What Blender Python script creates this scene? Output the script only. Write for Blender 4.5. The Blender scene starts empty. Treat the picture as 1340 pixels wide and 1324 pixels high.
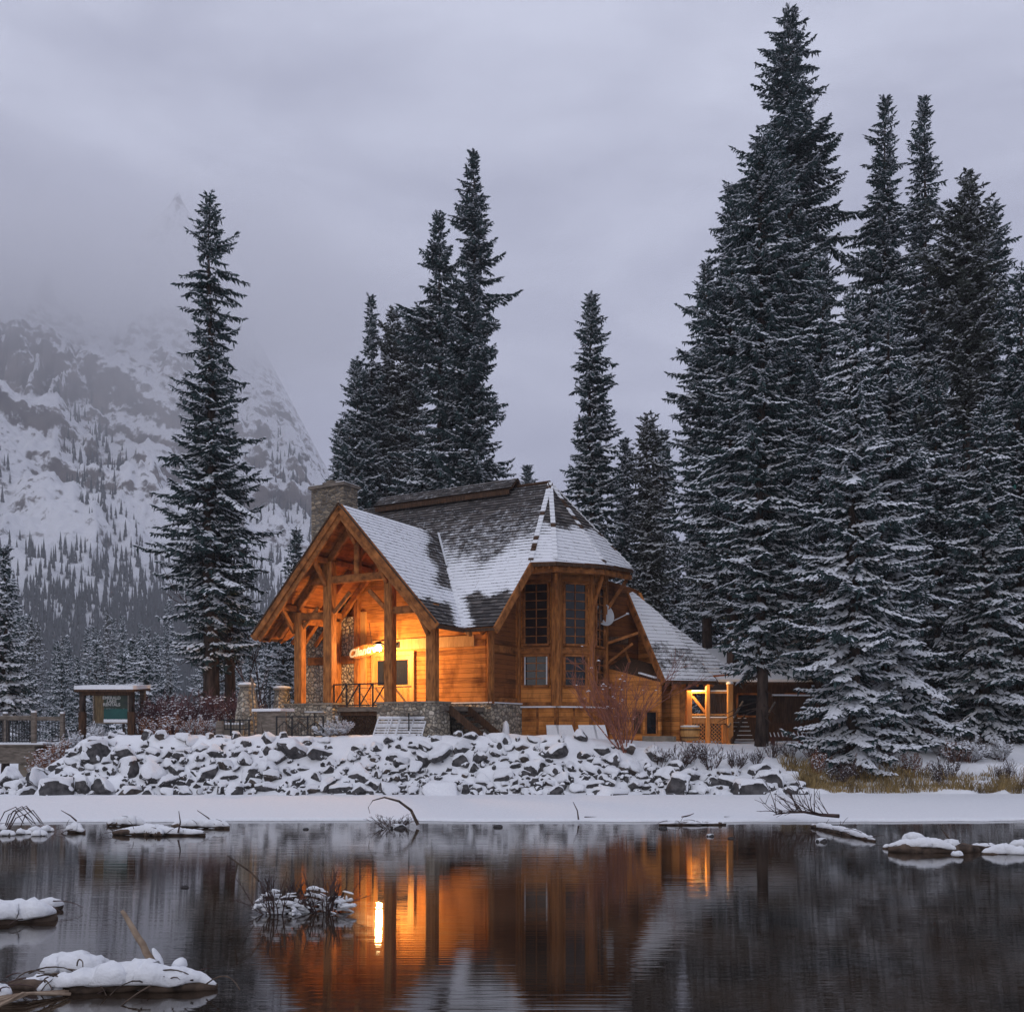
import bpy, math, random
import numpy as np
from mathutils import Vector, Matrix

# ------------------------------------------------------------------ camera, sky, sun, exposure
F_PX, HOR, CAM_Z = 1300.0, 955.0, 2.3
S = bpy.context.scene
COL = S.collection
cam_d = bpy.data.cameras.new('camera')
cam = bpy.data.objects.new('camera', cam_d); COL.objects.link(cam)
cam.location = (0, 0, CAM_Z); cam.rotation_euler = (math.radians(90), 0, 0)
cam_d.sensor_fit = 'HORIZONTAL'; cam_d.sensor_width = 36.0
cam_d.lens = 36.0 * F_PX / 1340.0
cam_d.shift_y = (HOR - 662.0) / 1340.0
cam_d.clip_start = 0.1; cam_d.clip_end = 6000
S.camera = cam
S.view_settings.view_transform = 'Standard'; S.view_settings.look = 'None'
S.view_settings.exposure = 0.0; S.view_settings.gamma = 1.0
S.render.engine = 'CYCLES'
S.cycles.use_denoising = True
S.cycles.max_bounces = 10; S.cycles.diffuse_bounces = 3; S.cycles.glossy_bounces = 3
S.cycles.volume_bounces = 8; S.cycles.transparent_max_bounces = 8
S.cycles.sample_clamp_indirect = 4.0
S.cycles.volume_max_steps = 256; S.cycles.volume_step_rate = 2.0

def N(nt, t, **kw):
    n = nt.nodes.new(t)
    for k, v in kw.items():
        if k == 'ins':
            for a, b in v.items(): n.inputs[a].default_value = b
        else: setattr(n, k, v)
    return n

SUN_EL, SUN_AZ = math.radians(20), math.radians(202)
W = bpy.data.worlds.new('World'); S.world = W; W.use_nodes = True
wt = W.node_tree; wt.nodes.clear()
wl = wt.links.new
out = N(wt, 'ShaderNodeOutputWorld')
bg_clear = N(wt, 'ShaderNodeBackground'); bg_clear.inputs['Strength'].default_value = 0.06
sky = N(wt, 'ShaderNodeTexSky'); sky.sky_type = 'NISHITA'; sky.sun_disc = False
sky.sun_elevation = SUN_EL; sky.sun_rotation = SUN_AZ
wl(sky.outputs[0], bg_clear.inputs['Color'])
tc = N(wt, 'ShaderNodeTexCoord')
sep = N(wt, 'ShaderNodeSeparateXYZ'); wl(tc.outputs['Generated'], sep.inputs[0])
elev = N(wt, 'ShaderNodeMapRange', ins={'From Min': 0.0, 'From Max': 0.62})
wl(sep.outputs['Z'], elev.inputs['Value'])
mp = N(wt, 'ShaderNodeMapping', ins={'Scale': (1.0, 1.0, 3.0), 'Location': (0.35, 0.0, 0.2)})
wl(tc.outputs['Generated'], mp.inputs['Vector'])
n1 = N(wt, 'ShaderNodeTexNoise', ins={'Scale': 2.5, 'Detail': 6.0, 'Roughness': 0.55, 'Distortion': 0.25})
wl(mp.outputs[0], n1.inputs['Vector'])
amp = N(wt, 'ShaderNodeMapRange', ins={'From Min': 0.3, 'From Max': 0.7, 'To Min': -0.32, 'To Max': 0.32})
wl(n1.outputs['Fac'], amp.inputs['Value'])
add = N(wt, 'ShaderNodeMath', operation='ADD', use_clamp=True)
wl(elev.outputs[0], add.inputs[0]); wl(amp.outputs[0], add.inputs[1])
ramp = N(wt, 'ShaderNodeValToRGB')
ramp.color_ramp.elements[0].position = 0.0; ramp.color_ramp.elements[0].color = (0.235, 0.245, 0.335, 1)
ramp.color_ramp.elements[1].position = 1.0; ramp.color_ramp.elements[1].color = (0.60, 0.63, 0.765, 1)
e2 = ramp.color_ramp.elements.new(0.5); e2.color = (0.335, 0.352, 0.462, 1)
wl(add.outputs[0], ramp.inputs[0])
bg_cloud = N(wt, 'ShaderNodeBackground'); bg_cloud.inputs['Strength'].default_value = 1.2
wl(ramp.outputs[0], bg_cloud.inputs['Color'])
mixw = N(wt, 'ShaderNodeMixShader'); mixw.inputs[0].default_value = 0.94
wl(bg_clear.outputs[0], mixw.inputs[1]); wl(bg_cloud.outputs[0], mixw.inputs[2])
wl(mixw.outputs[0], out.inputs['Surface'])

sun_d = bpy.data.lights.new('sun', 'SUN'); sun_d.energy = 0.5; sun_d.angle = math.radians(60); sun_d.color = (1.0, 0.97, 0.95)
sun = bpy.data.objects.new('sun', sun_d); COL.objects.link(sun)
sun.rotation_euler = (math.radians(90) - SUN_EL, 0, math.radians(-22))

CLOUD_D, HAZE_D = 0.024, 0.00036
# ------------------------------------------------------------------ helpers
def px2w(px, py, d): return Vector(((px - 670.0) * d / F_PX, d, CAM_Z + (HOR - py) * d / F_PX))
def tag(o, label=None, cat=None, group=None, kind=None):
    if label: o['label'] = label
    if cat: o['category'] = cat
    if group: o['group'] = group
    if kind: o['kind'] = kind
    return o
def empty(name, loc, label=None, cat=None, group=None, rz=0.0):
    o = bpy.data.objects.new(name, None); COL.objects.link(o)
    o.location = loc; o.rotation_euler = (0, 0, rz); o.empty_display_size = 0.3
    return tag(o, label, cat, group)
def copy_tree(o, parent=None):
    c = o.copy(); COL.objects.link(c); c.parent = parent
    for ch in list(o.children): copy_tree(ch, c)
    return c

class MB:
    def __init__(s): s.v = []; s.f = []; s.m = []
    def add(s, vs, fs, mi=0):
        b = len(s.v); s.v += [tuple(x) for x in vs]
        s.f += [tuple(b + i for i in f) for f in fs]; s.m += [mi] * len(fs)
    def box(s, x0, x1, y0, y1, z0, z1, mi=0):
        s.add([(x0,y0,z0),(x1,y0,z0),(x1,y1,z0),(x0,y1,z0),(x0,y0,z1),(x1,y0,z1),(x1,y1,z1),(x0,y1,z1)],
              [(0,3,2,1),(4,5,6,7),(0,1,5,4),(1,2,6,5),(2,3,7,6),(3,0,4,7)], mi)
    def beam(s, p, q, w, h, mi=0, ch=0.0):
        p, q = Vector(p), Vector(q); d = (q - p)
        if d.length < 1e-6: return
        d.normalize()
        up = Vector((0,0,1)) if abs(d.z) < 0.95 else Vector((0,1,0))
        a = d.cross(up).normalized(); b = a.cross(d).normalized()
        c = min(w, h) * 0.14
        prof = [(-w/2+c,-h/2),(w/2-c,-h/2),(w/2,-h/2+c),(w/2,h/2-c),(w/2-c,h/2),(-w/2+c,h/2),(-w/2,h/2-c),(-w/2,-h/2+c)]
        vs = [p + a*x + b*y for x, y in prof] + [q + a*x + b*y for x, y in prof]
        n = 8
        fs = [(i, (i+1) % n, n+(i+1) % n, n+i) for i in range(n)] + [tuple(range(n-1,-1,-1)), tuple(range(n, 2*n))]
        s.add(vs, fs, mi)
    def tube(s, pts, rad, n=5, mi=0, cap=True):
        pts = [Vector(p) for p in pts]
        if not hasattr(rad, '__len__'): rad = [rad] * len(pts)
        vs = []; fs = []
        for i, p in enumerate(pts):
            d = (pts[min(i+1, len(pts)-1)] - pts[max(i-1, 0)])
            d = d.normalized() if d.length > 1e-9 else Vector((0,0,1))
            up = Vector((0,0,1)) if abs(d.z) < 0.9 else Vector((1,0,0))
            a = d.cross(up).normalized(); b = a.cross(d)
            for k in range(n):
                t = 2*math.pi*k/n
                vs.append(p + (a*math.cos(t) + b*math.sin(t)) * rad[i])
        for i in range(len(pts)-1):
            for k in range(n):
                fs.append((i*n+k, i*n+(k+1) % n, (i+1)*n+(k+1) % n, (i+1)*n+k))
        if cap:
            fs.append(tuple(range(n-1,-1,-1))); fs.append(tuple(range((len(pts)-1)*n, len(pts)*n)))
        s.add(vs, fs, mi)
    def prism(s, poly, off, mi=0, mi_side=None):
        """polygon extruded by the vector off"""
        poly = [Vector(p) for p in poly]; off = Vector(off); n = len(poly)
        vs = poly + [p + off for p in poly]
        s.add(vs, [tuple(range(n-1,-1,-1)), tuple(range(n, 2*n))], mi)
        b = len(s.v) - 2*n
        for i in range(n):
            s.f.append((b+i, b+(i+1) % n, b+n+(i+1) % n, b+n+i)); s.m.append(mi if mi_side is None else mi_side)
    def panel(s, p0, p1, z0, z1, n, t=0.0, th=0.08, mi=0):
        """upright wall slab between plan points p0,p1; n = outward normal; t = how far proud"""
        p0 = Vector((p0[0], p0[1], 0)); p1 = Vector((p1[0], p1[1], 0)); n = Vector((n[0], n[1], 0)).normalized()
        a, b = p0 + n*t, p1 + n*t
        s.prism([(a.x,a.y,z0),(b.x,b.y,z0),(b.x,b.y,z1),(a.x,a.y,z1)], -n*th, mi)
    def build(s, name, mats, parent=None, origin=(0,0,0), smooth=False, off=None):
        me = bpy.data.meshes.new(name)
        o = Vector(off if off is not None else origin)
        me.from_pydata([(x-o.x, y-o.y, z-o.z) for x, y, z in s.v], [], s.f)
        if not isinstance(mats, (list, tuple)): mats = [mats]
        for m in mats: me.materials.append(m)
        if len(mats) > 1: me.polygons.foreach_set('material_index', s.m)
        if smooth: me.polygons.foreach_set('use_smooth', [True]*len(s.f))
        me.update()
        ob = bpy.data.objects.new(name, me); COL.objects.link(ob)
        if parent: ob.parent = parent
        elif off is None: ob.location = origin
        return ob

def mesh_np(name, V, Fq, mats, mi=None, smooth=False):
    """numpy verts and faces (list of (m,k) int arrays) to a mesh"""
    me = bpy.data.meshes.new(name)
    me.vertices.add(len(V)); me.vertices.foreach_set('co', np.asarray(V, np.float32).ravel())
    tot = np.concatenate([np.full(len(f), f.shape[1], np.int32) for f in Fq])
    idx = np.concatenate([f.astype(np.int32).ravel() for f in Fq])
    me.loops.add(len(idx)); me.loops.foreach_set('vertex_index', idx)
    me.polygons.add(len(tot))
    st = np.zeros(len(tot), np.int32); st[1:] = np.cumsum(tot)[:-1]
    me.polygons.foreach_set('loop_start', st)
    for m in mats: me.materials.append(m)
    if mi is not None: me.polygons.foreach_set('material_index', np.asarray(mi, np.int32))
    if smooth: me.polygons.foreach_set('use_smooth', np.ones(len(tot), bool))
    me.update(calc_edges=True)
    return me

# value noise in numpy
_rng0 = np.random.default_rng(7)
_lat = _rng0.random((64, 64))
def vnoise(x, y):
    xi = np.floor(x).astype(int); yi = np.floor(y).astype(int); fx = x - xi; fy = y - yi
    fx = fx*fx*(3-2*fx); fy = fy*fy*(3-2*fy)
    a = _lat[xi % 64, yi % 64]; b = _lat[(xi+1) % 64, yi % 64]; c = _lat[xi % 64, (yi+1) % 64]; d = _lat[(xi+1) % 64, (yi+1) % 64]
    return (a*(1-fx)+b*fx)*(1-fy) + (c*(1-fx)+d*fx)*fy
def fbm(x, y, o=5):
    s = 0; a = 0.5; t = 0
    for i in range(o):
        s = s + a*vnoise(x*2**i + 13.7*i, y*2**i + 5.3*i); t += a; a *= 0.5
    return s/t
def ridged(x, y, o=6):
    s = 0; a = 0.5; t = 0
    for i in range(o):
        s = s + a*(1-np.abs(2*vnoise(x*2**i+9.1*i, y*2**i+3.7*i)-1)); t += a; a *= 0.52
    return s/t
def sstep(a, b, x):
    t = np.clip((x-a)/(b-a), 0, 1); return t*t*(3-2*t)

# ------------------------------------------------------------------ materials
def mat(name):
    m = bpy.data.materials.new(name); m.use_nodes = True
    nt = m.node_tree; bs = nt.nodes['Principled BSDF']
    return m, nt, bs, nt.links.new
def ramp_node(nt, stops):
    r = N(nt, 'ShaderNodeValToRGB'); e = r.color_ramp.elements
    while len(e) < len(stops): e.new(0.5)
    for k, (p, c) in enumerate(stops): e[k].position = p; e[k].color = (*c, 1)
    return r
def bump(nt, l, bs, h, strength=0.4, dist=0.05):
    b = N(nt, 'ShaderNodeBump', ins={'Strength': strength, 'Distance': dist}); l(h, b.inputs['Height']); l(b.outputs[0], bs.inputs['Normal']); return b

def noisy(name, c0, c1, scale=3.0, rough=0.7, bs_=0.3, bd=0.03, spec=0.3, stretch=(1,1,1), detail=5.0, lo=0.35, hi=0.65):
    m, nt, bs, l = mat(name)
    t = N(nt, 'ShaderNodeTexCoord'); mp = N(nt, 'ShaderNodeMapping', ins={'Scale': stretch}); l(t.outputs['Object'], mp.inputs[0])
    n = N(nt, 'ShaderNodeTexNoise', ins={'Scale': scale, 'Detail': detail, 'Roughness': 0.6}); l(mp.outputs[0], n.inputs['Vector'])
    r = ramp_node(nt, [(lo, c0), (hi, c1)]); l(n.outputs['Fac'], r.inputs[0]); l(r.outputs[0], bs.inputs['Base Color'])
    bs.inputs['Roughness'].default_value = rough; bs.inputs['Specular IOR Level'].default_value = spec
    if bs_: bump(nt, l, bs, n.outputs['Fac'], bs_, bd)
    return m

M = {}
M['snow'] = noisy('snow', (0.80,0.81,0.84), (0.88,0.89,0.91), 1.6, 0.7, 0.5, 0.08, 0.2)
M['snow_fine'] = noisy('snow_fine', (0.78,0.79,0.82), (0.86,0.87,0.89), 13.0, 0.8, 0.8, 0.035, 0.15, detail=8.0)
M['rock'] = noisy('rock', (0.022,0.021,0.023), (0.105,0.098,0.098), 3.2, 0.75, 0.6, 0.06)
M['rock_brown'] = noisy('rock_brown', (0.03,0.024,0.021), (0.12,0.095,0.08), 3.0, 0.75, 0.6, 0.06)
M['bark'] = noisy('bark', (0.018,0.013,0.011), (0.085,0.06,0.048), 5.0, 0.9, 0.8, 0.05, 0.1, (1,1,0.25))
M['deadwood'] = noisy('deadwood', (0.03,0.022,0.018), (0.14,0.10,0.075), 6.0, 0.85, 0.6, 0.02, 0.15, (1,1,1))
M['pale_stick'] = noisy('pale_stick', (0.20,0.14,0.10), (0.38,0.29,0.21), 9.0, 0.8, 0.4, 0.01, 0.15)
M['twig_red'] = noisy('twig_red', (0.14,0.05,0.032), (0.34,0.13,0.085), 6.0, 0.7, 0.0)
M['twig_dark'] = noisy('twig_dark', (0.035,0.022,0.022), (0.10,0.062,0.055), 6.0, 0.8, 0.0)
M['twig_purple'] = noisy('twig_purple', (0.075,0.035,0.045), (0.17,0.085,0.085), 4.0, 0.8, 0.0)
M['dry_grass'] = noisy('dry_grass', (0.07,0.045,0.02), (0.36,0.25,0.095), 2.0, 0.8, 0.0)
M['dry_leaf'] = noisy('dry_leaf', (0.13,0.04,0.02), (0.26,0.11,0.05), 3.0, 0.8, 0.0)
M['black_metal'] = noisy('black_metal', (0.010,0.010,0.012), (0.02,0.02,0.022), 8.0, 0.45, 0.0)
M['grey_wood'] = noisy('grey_wood', (0.10,0.085,0.07), (0.24,0.20,0.165), 3.0, 0.85, 0.4, 0.02, 0.15, (1,1,5))
M['white_paint'] = noisy('white_paint', (0.62,0.62,0.63), (0.78,0.78,0.8), 5.0, 0.6, 0.2, 0.01)
M['dish'] = noisy('dish', (0.50,0.51,0.53), (0.62,0.63,0.65), 3.0, 0.45, 0.0)
M['concrete'] = noisy('concrete', (0.17,0.145,0.115), (0.28,0.24,0.19), 3.0, 0.9, 0.3, 0.02)
M['red_wood'] = noisy('red_wood', (0.055,0.016,0.012), (0.12,0.036,0.026), 4.0, 0.7, 0.2, 0.01)
M['dark_wood'] = noisy('dark_wood', (0.035,0.018,0.010), (0.10,0.052,0.028), 3.0, 0.8, 0.3, 0.02, 0.2, (6,6,0.7))
M['green_roof'] = noisy('green_roof', (0.02,0.12,0.10), (0.04,0.19,0.15), 1.0, 0.5, 0.0)
M['sign_green'] = noisy('sign_green', (0.005,0.045,0.042), (0.012,0.09,0.08), 1.5, 0.5, 0.0)
M['sign_dark'] = noisy('sign_dark', (0.010,0.02,0.018), (0.03,0.045,0.03), 4.0, 0.5, 0.0)
M['sign_brown'] = noisy('sign_brown', (0.07,0.045,0.02), (0.16,0.11,0.05), 3.0, 0.6, 0.0, stretch=(6,1,1))
M['letter'] = noisy('letter', (0.34,0.34,0.32), (0.46,0.46,0.44), 3.0, 0.5, 0.0)
M['sign_letter'] = noisy('sign_letter', (0.55,0.52,0.46), (0.66,0.63,0.56), 3.0, 0.6, 0.0)

def siding_mat(name, c0, c1, pitch=0.19, dark=(0.05,0.02,0.01), stain=0.0):
    """horizontal boards: a groove every `pitch` metres, grain along the board, per-board tone"""
    m, nt, bs, l = mat(name)
    t = N(nt, 'ShaderNodeTexCoord'); sp = N(nt, 'ShaderNodeSeparateXYZ'); l(t.outputs['Object'], sp.inputs[0])
    dv = N(nt, 'ShaderNodeMath', operation='DIVIDE'); l(sp.outputs['Z'], dv.inputs[0]); dv.inputs[1].default_value = pitch
    fr = N(nt, 'ShaderNodeMath', operation='FRACT'); l(dv.outputs[0], fr.inputs[0])
    fl = N(nt, 'ShaderNodeMath', operation='FLOOR'); l(dv.outputs[0], fl.inputs[0])
    wn = N(nt, 'ShaderNodeTexWhiteNoise', noise_dimensions='1D'); l(fl.outputs[0], wn.inputs['W'])
    mp = N(nt, 'ShaderNodeMapping', ins={'Scale': (0.8, 0.8, 14.0)}); l(t.outputs['Object'], mp.inputs[0])
    g = N(nt, 'ShaderNodeTexNoise', ins={'Scale': 2.2, 'Detail': 6.0, 'Roughness': 0.65}); l(mp.outputs[0], g.inputs['Vector'])
    big = N(nt, 'ShaderNodeTexNoise', ins={'Scale': 0.9, 'Detail': 3.0}); l(t.outputs['Object'], big.inputs['Vector'])
    a = N(nt, 'ShaderNodeMath', operation='MULTIPLY_ADD'); l(wn.outputs['Value'], a.inputs[0]); a.inputs[1].default_value = 0.35; l(g.outputs['Fac'], a.inputs[2])
    a2 = N(nt, 'ShaderNodeMath', operation='MULTIPLY_ADD'); l(big.outputs['Fac'], a2.inputs[0]); a2.inputs[1].default_value = 0.6; l(a.outputs[0], a2.inputs[2])
    r = ramp_node(nt, [(0.62, c0), (1.12 if False else 1.0, c1)]); l(a2.outputs[0], r.inputs[0])
    gr = ramp_node(nt, [(0.0, (0,0,0)), (0.09, (1,1,1))]); l(fr.outputs[0], gr.inputs[0])
    mx = N(nt, 'ShaderNodeMix', data_type='RGBA'); l(gr.outputs[0], mx.inputs['Factor']); mx.inputs['A'].default_value = (*dark, 1); l(r.outputs[0], mx.inputs['B'])
    sm = N(nt, 'ShaderNodeMapping', ins={'Scale': (1.0, 1.0, 0.55), 'Location': (3.1, 1.7, 0.4)}); l(t.outputs['Object'], sm.inputs[0])
    sn_ = N(nt, 'ShaderNodeTexNoise', ins={'Scale': 1.15, 'Detail': 5.0, 'Roughness': 0.6}); l(sm.outputs[0], sn_.inputs['Vector'])
    sr = ramp_node(nt, [(0.32, (0.42,0.37,0.34)), (0.50, (1,1,1))]); l(sn_.outputs['Fac'], sr.inputs[0])
    ml = N(nt, 'ShaderNodeMix', data_type='RGBA', blend_type='MULTIPLY'); ml.inputs['Factor'].default_value = 1.0; l(mx.outputs['Result'], ml.inputs['A']); l(sr.outputs[0], ml.inputs['B'])
    l(ml.outputs['Result'], bs.inputs['Base Color']); bs.inputs['Roughness'].default_value = 0.75; bs.inputs['Specular IOR Level'].default_value = 0.12
    # lap profile: each board slopes out towards its lower edge
    inv = N(nt, 'ShaderNodeMath', operation='SUBTRACT'); inv.inputs[0].default_value = 1.0; l(fr.outputs[0], inv.inputs[1])
    hh = N(nt, 'ShaderNodeMath', operation='MULTIPLY'); l(inv.outputs[0], hh.inputs[0]); l(gr.outputs[0], hh.inputs[1])
    bump(nt, l, bs, hh.outputs[0], 0.5, 0.03)
    return m
M['siding'] = siding_mat('cedar_siding', (0.17,0.056,0.015), (0.66,0.26,0.066))
M['siding_dark'] = siding_mat('dark_siding', (0.045,0.020,0.010), (0.24,0.085,0.028))
M['ceiling_boards'] = siding_mat('ceiling_boards', (0.13,0.045,0.015), (0.36,0.13,0.038), 0.12)
M['log'] = noisy('stained_log', (0.12,0.044,0.015), (0.54,0.215,0.064), 2.6, 0.7, 0.35, 0.02, 0.12, (5,5,0.9), 6.0, 0.3, 0.7)
M['beam'] = noisy('stained_beam', (0.095,0.034,0.012), (0.47,0.18,0.054), 2.2, 0.7, 0.35, 0.02, 0.12, (1.5,1.5,1.5), 6.0, 0.3, 0.7)
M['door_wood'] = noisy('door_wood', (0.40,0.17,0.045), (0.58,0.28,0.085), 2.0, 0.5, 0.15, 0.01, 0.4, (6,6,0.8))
M['lit_trim'] = noisy('lamplit_trim', (0.45,0.22,0.07), (0.62,0.34,0.12), 2.0, 0.55, 0.15, 0.01, 0.3, (6,6,0.8))  # paler wood for parts near the lamps, lamplight put into the colour

def stone_mat(name, scale, c, mortar=(0.10,0.09,0.075), squash=1.35):
    m, nt, bs, l = mat(name)
    t = N(nt, 'ShaderNodeTexCoord'); mp = N(nt, 'ShaderNodeMapping', ins={'Scale': (1,1,squash)}); l(t.outputs['Object'], mp.inputs[0])
    nz = N(nt, 'ShaderNodeTexNoise', ins={'Scale': 3.0, 'Detail': 2.0}); l(mp.outputs[0], nz.inputs['Vector'])
    ad = N(nt, 'ShaderNodeMix', data_type='RGBA', blend_type='LINEAR_LIGHT'); ad.inputs['Factor'].default_value = 0.07
    l(mp.outputs[0], ad.inputs['A']); l(nz.outputs['Color'], ad.inputs['B'])
    v1 = N(nt, 'ShaderNodeTexVoronoi', feature='F1', ins={'Scale': scale, 'Randomness': 0.85}); l(ad.outputs['Result'], v1.inputs['Vector'])
    v2 = N(nt, 'ShaderNodeTexVoronoi', feature='DISTANCE_TO_EDGE', ins={'Scale': scale, 'Randomness': 0.85}); l(ad.outputs['Result'], v2.inputs['Vector'])
    sp = N(nt, 'ShaderNodeSeparateColor'); l(v1.outputs['Color'], sp.inputs[0])
    r = ramp_node(nt, c); l(sp.outputs[0], r.inputs[0])
    g = N(nt, 'ShaderNodeTexNoise', ins={'Scale': 14.0, 'Detail': 4.0}); l(t.outputs['Object'], g.inputs['Vector'])
    gm = N(nt, 'ShaderNodeMix', data_type='RGBA', blend_type='OVERLAY'); gm.inputs['Factor'].default_value = 0.5; l(r.outputs[0], gm.inputs['A']); l(g.outputs['Fac'], gm.inputs['B'])
    ed = ramp_node(nt, [(0.02, (0,0,0)), (0.10, (1,1,1))]); l(v2.outputs['Distance'], ed.inputs[0])
    mx = N(nt, 'ShaderNodeMix', data_type='RGBA'); l(ed.outputs[0], mx.inputs['Factor']); mx.inputs['A'].default_value = (*mortar, 1); l(gm.outputs['Result'], mx.inputs['B'])
    l(mx.outputs['Result'], bs.inputs['Base Color']); bs.inputs['Roughness'].default_value = 0.8
    hr = ramp_node(nt, [(0.0, (0,0,0)), (0.28, (1,1,1))]); hr.color_ramp.interpolation = 'EASE'; l(v2.outputs['Distance'], hr.inputs[0])
    bump(nt, l, bs, hr.outputs[0], 0.9, 0.06)
    return m
STONES = [(0.0,(0.17,0.145,0.115)), (0.3,(0.36,0.30,0.225)), (0.55,(0.50,0.43,0.33)), (0.8,(0.28,0.245,0.205)), (1.0,(0.62,0.55,0.45))]
M['stone'] = stone_mat('river_stone', 4.6, STONES)
M['stone_small'] = stone_mat('small_river_stone', 6.2, [(p, tuple(x*1.15 for x in c)) for p, c in STONES], (0.07,0.06,0.05), 1.0)
M['stone_chimney'] = stone_mat('chimney_stone', 3.6, [(0.0,(0.11,0.085,0.06)),(0.4,(0.26,0.20,0.135)),(0.7,(0.36,0.285,0.20)),(1.0,(0.18,0.145,0.11))], (0.12,0.11,0.10), 2.2)

# shingles carrying patchy snow (the snow amount is a mesh attribute: where snow lies, whatever the light)
def shingle_mat(name, butt):
    m, nt, bs, l = mat(name)
    at = N(nt, 'ShaderNodeAttribute', attribute_name='snow'); tn = N(nt, 'ShaderNodeAttribute', attribute_name='tone')
    t = N(nt, 'ShaderNodeTexCoord')
    n = N(nt, 'ShaderNodeTexNoise', ins={'Scale': 3.2, 'Detail': 6.0, 'Roughness': 0.7}); l(t.outputs['Object'], n.inputs['Vector'])
    nf = N(nt, 'ShaderNodeTexNoise', ins={'Scale': 16.0, 'Detail': 3.0, 'Roughness': 0.6}); l(t.outputs['Object'], nf.inputs['Vector'])
    s1 = N(nt, 'ShaderNodeMath', operation='MULTIPLY_ADD'); l(n.outputs['Fac'], s1.inputs[0]); s1.inputs[1].default_value = 0.9; l(at.outputs['Fac'], s1.inputs[2])
    s2 = N(nt, 'ShaderNodeMath', operation='MULTIPLY_ADD'); l(nf.outputs['Fac'], s2.inputs[0]); s2.inputs[1].default_value = 0.5; l(s1.outputs[0], s2.inputs[2])
    mr = N(nt, 'ShaderNodeMapRange', ins={'From Min': 1.10 + (0.22 if butt else 0), 'From Max': 1.30 + (0.25 if butt else 0)}); l(s2.outputs[0], mr.inputs['Value'])
    cr = ramp_node(nt, [(0.0, (0.042,0.038,0.038)), (0.5, (0.08,0.071,0.068)), (1.0, (0.145,0.128,0.118))])
    l(tn.outputs['Fac'], cr.inputs[0])
    mx = N(nt, 'ShaderNodeMix', data_type='RGBA'); l(mr.outputs[0], mx.inputs['Factor']); l(cr.outputs[0], mx.inputs['A'])
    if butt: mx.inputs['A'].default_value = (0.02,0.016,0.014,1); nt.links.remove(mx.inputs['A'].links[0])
    mx.inputs['B'].default_value = (0.84,0.85,0.88,1)
    l(mx.outputs['Result'], bs.inputs['Base Color']); bs.inputs['Roughness'].default_value = 0.8; bs.inputs['Specular IOR Level'].default_value = 0.2
    bump(nt, l, bs, mr.outputs[0], 0.5, 0.03)
    return m
M['shingle'] = shingle_mat('cedar_shingle', False); M['shingle_butt'] = shingle_mat('shingle_butt', True)

def needle_mat(name, c0, c1):
    m, nt, bs, l = mat(name)
    t = N(nt, 'ShaderNodeTexCoord')
    n = N(nt, 'ShaderNodeTexNoise', ins={'Scale': 1.1, 'Detail': 4.0}); l(t.outputs['Object'], n.inputs['Vector'])
    r = ramp_node(nt, [(0.35, c0), (0.68, c1)]); l(n.outputs['Fac'], r.inputs[0]); l(r.outputs[0], bs.inputs['Base Color'])
    bs.inputs['Roughness'].default_value = 0.6; bs.inputs['Specular IOR Level'].default_value = 0.25
    return m
M['needle'] = needle_mat('spruce_needles', (0.014,0.033,0.034), (0.046,0.084,0.083))
M['needle_pine'] = needle_mat('pine_needles', (0.024,0.033,0.028), (0.072,0.082,0.066))
m, nt, bs, l = mat('needle_snow'); bs.inputs['Base Color'].default_value = (0.80,0.82,0.86,1); bs.inputs['Roughness'].default_value = 0.8; bs.inputs['Specular IOR Level'].default_value = 0.1
M['needle_snow'] = m
m, nt, bs, l = mat('window_glass'); bs.inputs['Base Color'].default_value = (0.012,0.012,0.014,1); bs.inputs['Roughness'].default_value = 0.06; bs.inputs['Specular IOR Level'].default_value = 0.5
M['glass'] = m
m, nt, bs, l = mat('lamp_bulb'); bs.inputs['Emission Color'].default_value = (1.0,0.72,0.32,1); bs.inputs['Emission Strength'].default_value = 60.0
M['bulb'] = m
m, nt, bs, l = mat('dim_bulb'); bs.inputs['Emission Color'].default_value = (1.0,0.6,0.22,1); bs.inputs['Emission Strength'].default_value = 6.0
M['dim_bulb'] = m

# ------------------------------------------------------------------ the lake, the ice, the ground
def water_mat():
    m, nt, bs, l = mat('lake_water')
    t = N(nt, 'ShaderNodeTexCoord')
    n = N(nt, 'ShaderNodeTexNoise', ins={'Scale': 0.5, 'Detail': 5.0}); l(t.outputs['Object'], n.inputs['Vector'])
    r = ramp_node(nt, [(0.3, (0.009,0.007,0.006)), (0.7, (0.055,0.036,0.024))]); l(n.outputs['Fac'], r.inputs[0]); l(r.outputs[0], bs.inputs['Base Color'])
    bs.inputs['IOR'].default_value = 1.62; bs.inputs['Roughness'].default_value = 0.02; bs.inputs['Specular IOR Level'].default_value = 1.0
    mp = N(nt, 'ShaderNodeMapping', ins={'Scale': (0.10, 7.0, 1.0)}); l(t.outputs['Object'], mp.inputs[0])
    w = N(nt, 'ShaderNodeTexNoise', ins={'Scale': 2.0, 'Detail': 3.0, 'Roughness': 0.5}); l(mp.outputs[0], w.inputs['Vector'])
    bump(nt, l, bs, w.outputs['Fac'], 1.0, 0.0012)
    return m
M['water'] = water_mat()
mb = MB()
mb.add([(-120,-30,0),(120,-30,0),(120,48,0),(-120,48,0)], [(0,1,2,3)])
tag(mb.build('lake_water', M['water']), kind='structure')

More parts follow.
